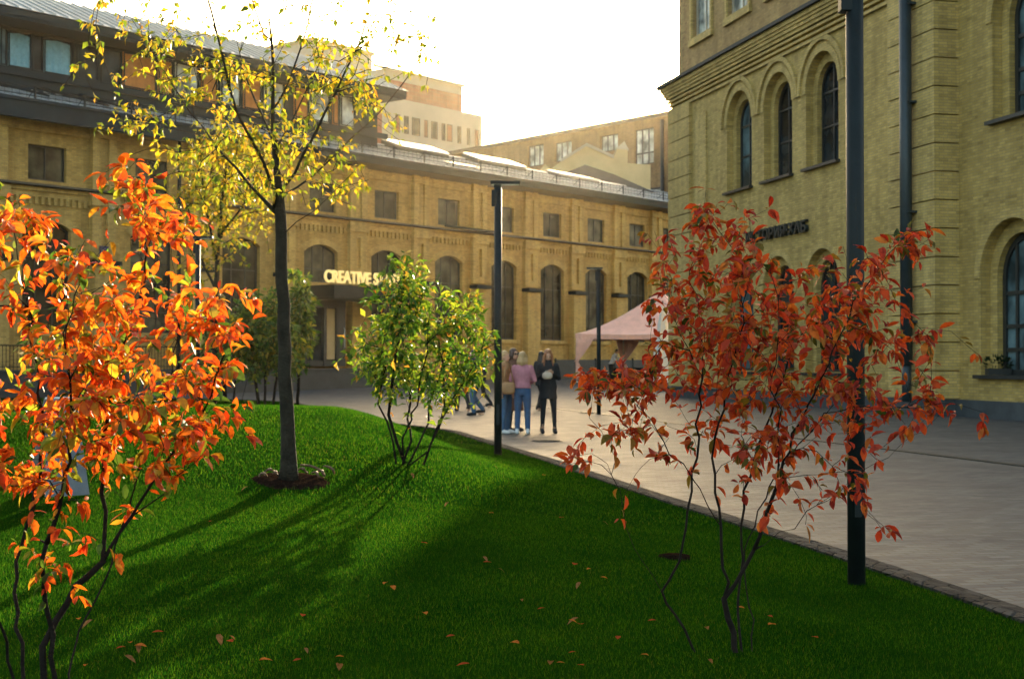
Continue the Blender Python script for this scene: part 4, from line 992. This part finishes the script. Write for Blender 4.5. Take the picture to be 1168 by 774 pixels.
# grey folding board on the lawn at far left
g=ghit(66,563); sb=empty('folding_board',g,R(38),'grey folding board standing on the lawn behind the orange shrub','board')
bm_=rough('grey_board',(.13,.15,.17),.6,var=.25,scale=8)
for s,nm in ((-1,'panel'),(1,'panel')):
    mb=MB(); mb.add([(-.18,s*.20,0),(.18,s*.20,0),(.13,s*.03,.78),(-.10,s*.03,.78),(-.18,s*.22,0),(.18,s*.22,0),(.13,s*.05,.78),(-.10,s*.05,.78)],[(0,1,2,3),(7,6,5,4),(0,4,5,1),(1,5,6,2),(2,6,7,3),(3,7,4,0)]); mb.build('panel',bm_,sb)
mb=MB(); mb.tube([(.14,-.2,.02),(.14,-.04,.78),(.14,.04,.78),(.14,.2,.02)],.012,6); mb.tube([(-.12,-.04,.78),(.13,-.04,.78)],.012,6); mb.build('frame',M['white'],sb)

# ------------------------------------------------------------------ LAMP POSTS
def lamp(loc,rz,label,flip=1):
    r=empty('lamp_post',loc,rz,label,'lamp post','slim black lamp posts')
    mb=MB(); mb.cyl(0,0,-.05,3.98,.056,20); mb.box(-.022,.022,-.062,-.05,.45,.75); mb.build('pole',M['darkmetal'],r)
    mb=MB(); mb.box(-.11*flip,.33*flip,-.075,.075,3.98,4.03); mb.box(-.06,.06,-.06,.06,3.93,3.985); mb.build('lamp_head',M['darkmetal'],r,bevel=.008)
    mb=MB(); mb.box(-.095*flip,.31*flip,-.06,.06,3.972,3.981); mb.build('lens',M['paneW'],r)
    mb=MB(); mb.box(-.095,-.0,-.05,.05,3.66,3.9); mb.build('control_box',M['darkmetal'],r,bevel=.006)
    return r
g=ghit(568,519); lamp(g,0,'slim black lamp post at the lawn edge beside the group of women')
pr=P(977,672,9.05); lamp(Vector((pr.x,9.05,ground_z(pr.x,9.05)-.02)),0,'nearest black lamp post standing tall behind the red shrub')
lamp(Vector((P(683,460,39).x,39,0)),0,'lamp post on the paving in front of the pink tent',-1)
g=P(225,480,31); lamp(Vector((g.x,31,ground_z(g.x,31))),0,'black lamp post on the lawn behind the orange shrub')

# ------------------------------------------------------------------ TENTS
def leg_curtain(parent,x,y,h,dirs):
    mb=MB(); rings=[]
    for (z,w) in ((h-.02,1.15),(h*.82,.9),(h*.62,.52),(h*.48,.22),(h*.44,.16),(h*.38,.24),(h*.2,.46),(.12,.6)): rings.append((z,w))
    n=26; vs=[];fs=[]
    for (z,w) in rings:
        for k in range(n):
            t=k/(n-1); s=(t*2-1)
            # drape wraps the corner along two edges
            d=dirs[0] if s<0 else dirs[1]
            a=abs(s)*w; fold=.035*math.sin(k*2.4)
            vs.append((x+d[0]*a+fold*d[1],y+d[1]*a-fold*d[0],z))
    for j in range(len(rings)-1):
        for k in range(n-1): fs.append((j*n+k,j*n+k+1,(j+1)*n+k+1,(j+1)*n+k))
    mb.add(vs,fs,0,True); o=mb.build('curtain',M['pink'],parent); sm=o.modifiers.new('s','SOLIDIFY'); sm.thickness=.01
    mb=MB(); mb.tube([(x+.06,y,h*.45),(x,y+.05,h*.44),(x-.06,y,h*.45),(x,y-.05,h*.46),(x+.06,y,h*.45)],.03,6); mb.build('curtain_tie',M['pink'],o)
def tent(loc,rz,s,h,pk,label,mat,curtains=True):
    r=empty('pavilion_tent',loc,rz,label,'tent'); q=s/2; C4=[(-q,-q),(q,-q),(q,q),(-q,q)]
    mb=MB(); rows=9; vs=[];fs=[]
    for j in range(rows+1):
        t=j/rows; rr=(1-t); z=h+(pk-h)*(t**1.55*.8+t*.2) if t<1 else pk
        ring_=[]
        for e in range(4):
            a,b_=C4[e],C4[(e+1)%4]
            for k in range(8):
                u=k/8; sag=-.10*math.sin(math.pi*u)*rr
                vs.append(((a[0]+(b_[0]-a[0])*u)*max(rr,.004),(a[1]+(b_[1]-a[1])*u)*max(rr,.004),z+sag*.8))
    n=32
    for j in range(rows):
        for k in range(n): fs.append((j*n+k,j*n+(k+1)%n,(j+1)*n+(k+1)%n,(j+1)*n+k))
    mb.add(vs,fs,0,True); mb.build('canopy',mat,r)
    mb=MB()
    for e in range(4):
        a,b_=C4[e],C4[(e+1)%4]
        for k in range(24):
            u0,u1=k/24,(k+1)/24
            p=lambda u:(a[0]+(b_[0]-a[0])*u,a[1]+(b_[1]-a[1])*u)
            A,B=p(u0),p(u1); zs=lambda u:h-.08*math.sin(math.pi*u); um=(u0+u1)/2
            mb.quad((A[0]*1.003,A[1]*1.003,zs(u0)),(B[0]*1.003,B[1]*1.003,zs(u1)),(B[0]*1.003,B[1]*1.003,zs(u1)-.26),(A[0]*1.003,A[1]*1.003,zs(u0)-.26))
    o=mb.build('valance',mat,r)
    for (x,y) in C4:
        mb=MB(); mb.cyl(x*.985,y*.985,0,h,.04,10); mb.cyl(x*.985,y*.985,0,.03,.1,10); mb.build('leg',M['white'],r)
    mb=MB()
    for e in range(4):
        a,b_=C4[e],C4[(e+1)%4]; mb.tube([(a[0]*.985,a[1]*.985,h-.08),(b_[0]*.985,b_[1]*.985,h-.08)],.025,6)
    mb.build('frame',M['white'],r)
    if curtains:
        for (x,y),ds in zip(C4,(((1,0),(0,1)),((-1,0),(0,1)),((-1,0),(0,-1)),((1,0),(0,-1)))):
            leg_curtain(r,x*1.0,y*1.0,h-.1,ds)
    return r
zt_=78.0; xt=P(753,400,zt_).x; s_=6.5
# corners: left 655, near 718
# half diagonal along view-right ~4.6; rotation chosen so that one corner points left and one to the camera side
dl=(753-655)/F*zt_; dn=(753-718)/F*zt_
ang=math.atan2(math.sqrt(max(0,dl*dl-dn*dn)) if dl>dn else 0,dn)
s_=math.hypot(dl,dn)/math.sqrt(2)*math.sqrt(2)
rzt=math.atan2(dn,dl)-math.pi/4+math.pi/4
# square with half-diagonal D: corners at angles t, t+90.. ; want -D cos a = -dl, -D sin a = -dn
Dg=math.hypot(dl,dn); a0=math.atan2(math.sqrt(Dg*Dg-dl*dl),dl)
tent(Vector((xt,zt_,plaza_z(xt,zt_))),a0-math.pi/4+math.pi/2*0,Dg*math.sqrt(2),2.62,5.0,'open pink pavilion tent with tied corner curtains by the hall',M['pink'])
# table and boxes inside
zz_=float(plaza_z(0,79)); tx=P(725,430,79).x
tb=empty('serving_table',(tx,79,zz_),R(20),'dark cloth-covered table under the pink tent','table')
mb=MB(); mb.box(-1.3,1.3,-.35,.35,.72,.77); mb.build('tabletop',M['terrace'],tb)
mb=MB(); mb.box(-1.28,1.28,-.33,.33,.1,.718); mb.build('cloth',M['darkmetal'],tb)
for sx in (-1,1):
    for sy in (-1,1): mb=MB(); mb.box(sx*1.2-.02,sx*1.2+.02,sy*.28-.02,sy*.28+.02,0,.1); mb.build('leg',M['darkmetal'],tb)
# closed white parasol
zp=68.0; xp=P(756,430,zp).x
ps=empty('closed_parasol',(xp,zp,float(plaza_z(xp,zp))),0,'closed white canvas parasol beside the brick corner','parasol')
mb=MB(); n=24; vs=[];fs=[]; prof=[(4.1,.03),(3.8,.10),(3.2,.20),(2.4,.30),(1.6,.40),(.9,.48),(.35,.54)]
for j,(z,r_) in enumerate(prof):
    for k in range(n): t=2*math.pi*k/n; rr=r_*(1+.16*math.cos(6*t)); vs.append((rr*math.cos(t),rr*math.sin(t),z))
for j in range(len(prof)-1):
    for k in range(n): fs.append((j*n+k,(j+1)*n+k,(j+1)*n+(k+1)%n,j*n+(k+1)%n))
mb.add(vs,fs,0,True); mb.build('canopy',M['white'],ps)
mb=MB(); mb.cyl(0,0,0,4.25,.03,8); mb.build('pole',M['darkmetal'],ps); mb=MB(); mb.box(-.35,.35,-.35,.35,0,.1); mb.build('base',M['darkmetal'],ps)
# little blue-white-red sign
sg_=P(255,419,60); zgd=ground_z(sg_.x,60)
sp=empty('road_sign',(sg_.x,60,zgd),0,'small round blue, white and red sign far left behind the lawn','sign')
mb=MB(); mb.cyl(0,0,0,1.7,.03,8); mb.build('post',M['darkmetal'],sp)
mb=MB(); mb.tube([(0,-.05,sg_.z),(0,-.02,sg_.z)],.30,24); mb.build('blue_disc',rough('sign_blue',(.03,.10,.32),.5),sp)
mb=MB(); mb.box(-.2,.2,-.06,-.052,sg_.z-.02,sg_.z+.2); mb.build('white_panel',rough('sign_white',(.8,.8,.8),.5),sp)
mb=MB(); mb.box(-.2,.2,-.06,-.052,sg_.z-.2,sg_.z-.022); mb.build('red_panel',rough('sign_red',(.6,.05,.03),.5),sp)

# ------------------------------------------------------------------ PEOPLE
skin=rough('skin',(.50,.29,.19),.55,var=.08,bump=0)
def cloth(n,c,r=.85,v=.2): return rough(n,c,r,var=v,scale=9,bump=.3,bscale=25)
def remesh(o,vox,it=4):
    m=o.modifiers.new('r','REMESH'); m.mode='VOXEL'; m.voxel_size=vox; m.use_smooth_shade=True
    s=o.modifiers.new('s','SMOOTH'); s.iterations=it; s.factor=.5; return o
def limb(mb,pts,rads,n=10):
    mb.tube(pts,rads,n)
    for p,r in zip(pts,rads): mb.ell(p,(r,r,r),nu=10,nv=6)
def person(loc,rz,h,label,top,top_len,legs,hair,shoes,pose='stand',skinmat=skin,hair_style='long',lean=0,headrot=0,group=None,extra=None,female=True,coat_flare=.0,armL=None,armR=None,legL=None,legR=None):
    k=h/1.70; r=empty('person',loc,rz,label,'person',group)
    V=lambda x,y,z:Vector((x*k,y*k,z*k))
    sw=.165 if female else .195
    ln=lambda z:-lean*max(0,z-.9)     # leaning forward (toward -y)
    LL=legL or [(.085,0,.90),(.10,-.02,.49),(.11,.01,.08)]; LR=legR or [(-.085,0,.90),(-.10,-.02,.49),(-.11,.01,.08)]
    AL=armL or [(sw,0,1.37),(sw+.05,.03,1.10),(sw+.06,-.03,.86)]; AR=armR or [(-sw,0,1.37),(-sw-.05,.03,1.10),(-sw-.06,-.03,.86)]
    AL=[(a,b+ln(c),c) for a,b,c in AL]; AR=[(a,b+ln(c),c) for a,b,c in AR]
    tor=[(0,0,.86,.145,.10),(0,0,.95,.155,.105),(0,ln(1.08),1.08,.125,.09),(0,ln(1.22),1.22,.145,.10),(0,ln(1.34),1.34,.155,.09),(0,ln(1.41),1.41,.10,.065),(0,ln(1.45),1.45,.055,.055)]
    def tl(mb,g=0,z0=0,z1=9,flare=0):
        rr=[(x*k,y*k,z*k,(a+g)*k,(b_+g)*k) for x,y,z,a,b_ in tor if z0<=z<=z1]; mb.loft(rr,18)
    hd=V(0,ln(1.6)-.01-lean*.05,1.575)
    body=MB(); tl(body)
    body.tube([V(0,ln(1.4),1.40),V(0,ln(1.5),1.52)],[.05*k,.048*k],12)
    rot=Matrix.Rotation(headrot,3,'X')
    hp_=lambda x,y,z: hd+rot@V(x,y,z)
    body.ell(hp_(0,.01,.02),(.074*k,.093*k,.095*k),rot,nu=16,nv=12); body.ell(hp_(0,-.022,-.045),(.055*k,.062*k,.062*k),rot,nu=14,nv=10)
    body.ell(hp_(0,-.092,-.018),(.012*k,.018*k,.022*k),rot); 
    for s in(-1,1): body.ell(hp_(s*.074,.015,-.01),(.01*k,.02*k,.03*k),rot)
    for A_ in (AL,AR):
        limb(body,[V(*q) for q in A_],[.047*k,.038*k,.026*k])
        e,w=Vector(A_[1]),Vector(A_[2]); d=(w-e).normalized(); side=Vector((1,0,0)) if abs(d.x)<.7 else Vector((0,0,1)); side=(side-d*side.dot(d)).normalized(); nn=d.cross(side)
        w=w*k; pc=w+d*.05*k; body.tube([w,w+d*.035*k,w+d*.085*k],[.026*k,.036*k,.034*k],10)
        for f in range(4):
            b0=pc+d*.03*k+side*((f-1.5)*.019*k); Lf=(.065,.075,.07,.055)[f]*k
            body.tube([b0,b0+d*Lf*.5+nn*.004,b0+d*Lf*.85+nn*.018*k],[.0098*k,.009*k,.0075*k],6)
        b0=w+d*.025*k+side*.03*k; body.tube([b0,b0+d*.03*k+side*.022*k,b0+d*.06*k+side*.028*k+nn*.01*k],[.012*k,.0105*k,.009*k],6)
    for Lg in (LL,LR):
        limb(body,[V(*q) for q in Lg],[.078*k,.052*k,.036*k]); a=Lg[2]; body.tube([V(a[0],a[1]+.03,.05),V(a[0],a[1]-.11,.035)],[.035*k,.03*k],8)
    remesh(body.build('body',skinmat,r),.0095*k,3)
    # eyes and mouth
    for s in (-1,1):
        e=MB(); e.ell(hp_(s*.028,-.082,.008),(.011*k,.006*k,.006*k),rot,nu=8,nv=6); e.build('eye',M['black'],r)
    mo=MB(); mo.ell(hp_(0,-.082,-.058),(.02*k,.006*k,.006*k),rot,nu=8,nv=5); mo.build('mouth',rough('lips',(.35,.10,.08),.5,bump=0),r)
    # trousers
    t=MB(); t.loft([(0,0,.80*k,.13*k,.10*k),(0,0,.88*k,.16*k,.115*k),(0,0,.97*k,.15*k,.11*k),(0,0,1.04*k,.135*k,.10*k)],18)
    fat=legs[1]
    for Lg in (LL,LR):
        q=[Vector(p) for p in Lg]; pts=[q[0],q[0].lerp(q[1],.5),q[1],q[1].lerp(q[2],.4),q[2]+Vector((0,0,.02))]
        limb(t,[V(*p) for p in pts],[(.088+fat)*k,(.082+fat)*k,(.062+fat)*k,(.056+fat)*k,(.046+fat*1.3)*k])
    remesh(t.build('trousers',legs[0],r),.013*k)
    # shoes
    for Lg in (LL,LR):
        a=Lg[2]; s=MB(); z=a[2]-.08
        s.tube([V(a[0],a[1]+.035,z+.045),V(a[0],a[1]-.05,z+.045),V(a[0],a[1]-.13,z+.036),V(a[0],a[1]-.17,z+.032)],[.042*k,.045*k,.042*k,.028*k],10)
        s.tube([V(a[0],a[1]+.01,z+.05),V(a[0],a[1]+.01,z+.13)],[.045*k,.046*k],10); s.ell(V(a[0],a[1]+.035,z+.045),(.042*k,.042*k,.042*k))
        s.ell(V(a[0],a[1]-.165,z+.03),(.035*k,.035*k,.028*k)); remesh(s.build('shoe',shoes,r),.012*k,2)
    # top garment
    g=MB(); rr=[]
    zb=top_len
    if zb<.86:
        nst=5
        for i in range(nst): z=zb+(.86-zb)*i/nst; f=1-i/nst; rr.append((0,ln(z),z*k,(.175+coat_flare*f)*k,(.135+coat_flare*f*.8)*k))
    rr+=[(x*k,y*k,z*k,(a+.032)*k,(b_+.034)*k) for x,y,z,a,b_ in tor if z>=max(zb,.86)-.001 and z<1.43]
    rr.append((0,ln(1.47)*k,1.47*k,.075*k,.07*k)); g.loft(rr,20)
    for A_ in (AL,AR):
        e=Vector(A_[2]); m_=Vector(A_[1]); q=[V(*A_[0]),V(*A_[1]),V(*(m_.lerp(e,.93)))]
        limb(g,q,[.066*k,.055*k,.043*k])
    g.tube([V(0,ln(1.42)+.0,1.41),V(0,ln(1.5)+.01,1.49)],[.085*k,.07*k],12)
    remesh(g.build('jacket',top,r),.013*k,5)
    # hair
    hm=MB(); hm.ell(hp_(0,.026,.048),(.084*k,.098*k,.090*k),rot,nu=16,nv=12)
    if hair_style in('long','shoulder'):
        for s in (-1,1):
            a=hp_(s*.062,-.035,.06); hm.tube([a,hp_(s*.082,-.045,-.02),a+V(s*.03,-.03,-.26 if hair_style=='long' else -.16)],[.028*k,.03*k,.014*k],8)
        Lh=.34 if hair_style=='long' else .17
        for s in (-1,-.5,0,.5,1):
            y0=.03+.06*(1-abs(s)); a=hp_(s*.07,y0,0)
            b_=a+V(s*.012,.02,-Lh*.5); c_=a+V(s*.02,.02,-Lh+.03*abs(s))
            hm.tube([a,b_,c_],[.038*k,.042*k,.018*k],8)
    elif hair_style=='bun': hm.ell(hp_(0,.1,.05),(.04*k,.04*k,.04*k))
    remesh(hm.build('hair',hair,r),.012*k,3)
    # carve face opening: hair mesh is kept behind the face by the head's own shape
    if extra: extra(r,V,hp_,rot,k)
    return r
H_aub=cloth('auburn_hair',(.22,.08,.025),.45); H_bl=cloth('blond_hair',(.42,.27,.12),.5); H_dk=cloth('dark_hair',(.025,.015,.012),.45); H_br=cloth('brown_hair',(.06,.03,.018),.45)
C_blk=cloth('black_cloth',(.012,.014,.016)); C_jean=cloth('blue_denim',(.035,.085,.18)); C_jean2=cloth('mid_denim',(.05,.11,.20)); C_pink=cloth('pink_knit',(.42,.17,.21)); C_brn=cloth('brown_wool',(.13,.06,.035)); C_wht=cloth('white_leather',(.62,.62,.6),.5,.08); C_dkg=cloth('charcoal_cloth',(.03,.035,.04)); C_tan=cloth('tan_leather',(.32,.17,.07),.6); C_crm=cloth('cream_fabric',(.50,.42,.32),.8); C_shirt=cloth('white_shirt',(.62,.60,.60),.8,.08); C_teal=cloth('navy_cloth',(.02,.03,.045))
def at(px,Z): x=P(px,430,Z).x; return Vector((x,Z,ground_z(x,Z)))
def ex_bag(r,V,hp,rot,k):
    m=MB(); m.ell(V(0.0,-.27,1.20),(.11*k,.06*k,.085*k),nu=16,nv=10); m.tube([V(-.08,-.27,1.24),V(-.05,-.25,1.32),V(.05,-.25,1.32),V(.08,-.27,1.24)],.012*k,6); m.build('held_bag',C_crm,r)
zf=28.7
person(at(625,zf),R(6),1.69,'woman in a black coat with long auburn hair holding a cream bag to her chest','%s'%'' or C_blk,.70,(C_blk,-.006),H_aub,C_blk,headrot=R(18),extra=None,coat_flare=.015,
   armL=[(.165,0,1.37),(.22,.0,1.12),(.06,-.22,1.22)],armR=[(-.165,0,1.37),(-.22,.0,1.12),(-.05,-.22,1.23)],legL=[(.085,0,.9),(.12,-.02,.49),(.14,.0,.08)],legR=[(-.085,0,.9),(-.10,-.02,.49),(-.115,.03,.08)])
g=at(625,zf); bg=MB(); bg.loft([(0,0,0,.06,.03),(0,0,.03,.10,.05),(0,0,.08,.105,.055),(0,0,.12,.085,.045),(0,0,.14,.03,.02)],20)
bg.tube([(-.06,0,.12),(-.03,0,.16),(.03,0,.16),(.06,0,.12)],.008,6)
o=bg.build('handbag',C_crm); o.location=(g.x-.02,g.y-.30,g.z+1.10); tag(o,'small cream handbag held up by the woman in black','bag')
person(at(596,28.3),R(172),1.64,'blond woman in a pink sweater and blue jeans seen from behind',C_pink,.90,(C_jean,.006),H_bl,C_wht,hair_style='shoulder',coat_flare=0,
   armL=[(.165,0,1.37),(.24,-.02,1.12),(.13,-.18,1.05)],armR=[(-.165,0,1.37),(-.25,-.02,1.12),(-.15,-.18,1.06)])
def ex_sun(r,V,hp,rot,k):
    m=MB()
    for s in (-1,1): m.ell(hp(s*.032,-.09,.012),(.028*k,.010*k,.022*k),rot)
    m.tube([hp(-.01,-.097,.016),hp(.01,-.097,.016)],.005*k,6)
    for s in (-1,1): m.tube([hp(s*.058,-.085,.018),hp(s*.08,.02,.01)],.005*k,5)
    m.build('sunglasses',M['black'],r)
person(at(586,29.6),R(38),1.72,'woman in sunglasses and a long brown coat beside the lamp post',C_brn,.42,(C_blk,0),H_br,C_blk,hair_style='shoulder',extra=ex_sun,coat_flare=.05,
   armL=[(.165,0,1.37),(.22,.0,1.12),(.10,-.2,1.02)])
person(at(576,28.6),R(60),1.66,'person in blue jeans and white shoes half hidden by the slim lamp post',C_tan,.88,(C_jean2,.01),H_bl,C_wht,hair_style='bun')
hb_=at(580,28.2); bg=MB(); bg.loft([(0,0,0,.10,.05),(0,0,.05,.13,.06),(0,0,.20,.13,.055),(0,0,.24,.10,.04)],18); bg.tube([(-.1,0,.22),(-.05,.02,.5),(.02,.05,.62),(.1,0,.22)],.012,6)
o=bg.build('shoulder_bag',C_tan); o.location=(hb_.x,hb_.y,hb_.z+.80); tag(o,'tan shoulder bag at the hip of the person behind the lamp post','bag')
person(at(617,42),R(150),1.74,'dark-haired woman in black walking behind the woman with auburn hair',C_blk,.72,(C_blk,-.004),H_dk,C_blk,lean=.05,legL=[(.085,0,.9),(.09,-.18,.52),(.10,.02,.10)],legR=[(-.085,0,.9),(-.09,.05,.5),(-.10,.32,.16)])
wk1=[(.085,0,.9),(.09,-.16,.52),(.09,-.26,.08)]; wk2=[(-.085,0,.9),(-.09,.03,.50),(-.09,.28,.14)]
person(at(540,38.3),R(-70),1.76,'man in blue jeans and dark jacket half hidden by the green shrub',C_dkg,.84,(C_jean2,.012),H_dk,C_blk,hair_style='short',female=False,legL=[(.085,0,.9),(.09,-.06,.5),(.09,-.02,.08)],legR=wk2)
person(at(549,44.5),R(-110),1.72,'dark-clothed person walking away between shrub and lamp post',C_teal,.80,(C_blk,.0),H_dk,C_blk,hair_style='short',female=False,legL=wk1,legR=wk2)
person(at(528,41.5),R(200),1.70,'person in black trousers behind the right edge of the green shrub',C_tan,.86,(C_blk,.01),H_br,C_blk,hair_style='shoulder',legL=wk1,legR=wk2)
person(at(697,77.2),R(60),1.80,'man in a white shirt leaning forward under the pink tent',C_shirt,.88,(C_blk,.0),H_dk,C_blk,hair_style='short',female=False,lean=.45,armL=[(.19,0,1.36),(.24,-.2,1.2),(.22,-.42,1.02)],armR=[(-.19,0,1.36),(-.24,-.2,1.2),(-.22,-.42,1.0)])
person(at(738,78.4),R(-20),1.35,'small person in a pale top standing behind the table under the tent',C_crm,.86,(C_blk,.0),H_br,C_blk,hair_style='shoulder')
HAZE=.000075

# ------------------------------------------------------------------ CAMERA, LIGHT
cam=bpy.data.cameras.new('camera'); co=bpy.data.objects.new('camera',cam); COL.objects.link(co)
co.location=(0,0,H); co.rotation_euler=(R(90)+PITCH,0,0); cam.sensor_width=36; cam.lens=36*F/1168; cam.clip_end=5000; cam.clip_start=.05
cam.dof.use_dof=True; cam.dof.focus_distance=7.5; cam.dof.aperture_fstop=6.3
sc.camera=co
AZ,EL=R(8.4),R(12.5)
sd=Vector((math.sin(AZ)*math.cos(EL),math.cos(AZ)*math.cos(EL),math.sin(EL)))
sun=bpy.data.lights.new('sun','SUN'); sun.energy=5.0; sun.angle=R(.55); sun.color=(1,.80,.52)
so=bpy.data.objects.new('sun',sun); COL.objects.link(so); so.rotation_euler=(-sd).to_track_quat('-Z','Y').to_euler(); so.location=(20,100,60)
w=bpy.data.worlds.new('World'); sc.world=w; w.use_nodes=True; nt=w.node_tree; bgn=nt.nodes['Background']
sky=nt.nodes.new('ShaderNodeTexSky'); sky.sky_type='NISHITA'; sky.sun_disc=False; sky.sun_elevation=EL; sky.sun_rotation=AZ
sky.air_density=1.0; sky.dust_density=4.5; sky.ozone_density=.6; sky.altitude=100
mxs=nt.nodes.new('ShaderNodeMix'); mxs.data_type='RGBA'; mxs.blend_type='MULTIPLY'; mxs.inputs['Factor'].default_value=1; mxs.inputs[7].default_value=(1.05,.99,.86,1)
nt.links.new(sky.outputs[0],mxs.inputs[6]); nt.links.new(mxs.outputs[2],bgn.inputs[0]); bgn.inputs[1].default_value=.15
sc.view_settings.view_transform='Standard'; sc.view_settings.look='None'; sc.view_settings.gamma=1; sc.view_settings.exposure=2.08
sc.cycles.max_bounces=6; sc.cycles.transparent_max_bounces=8; sc.cycles.use_adaptive_sampling=True; sc.cycles.use_denoising=True
sc.cycles.sample_clamp_indirect=6; sc.cycles.caustics_reflective=False; sc.cycles.caustics_refractive=False

hz=MB(); hz.box(-1400,1400,-1400,1500,-1.0,60)
ho=hz.build('haze',[bpy.data.materials.new('haze_air')]); ho['kind']='stuff'
hm_=ho.data.materials[0]; hm_.use_nodes=True; hn=hm_.node_tree; hn.nodes.clear()
out=hn.nodes.new('ShaderNodeOutputMaterial'); pv=hn.nodes.new('ShaderNodeVolumePrincipled')
pv.inputs['Color'].default_value=(1,.88,.62,1); pv.inputs['Density'].default_value=HAZE; pv.inputs['Anisotropy'].default_value=.83
hn.links.new(pv.outputs[0],out.inputs['Volume'])
sc.cycles.volume_bounces=0
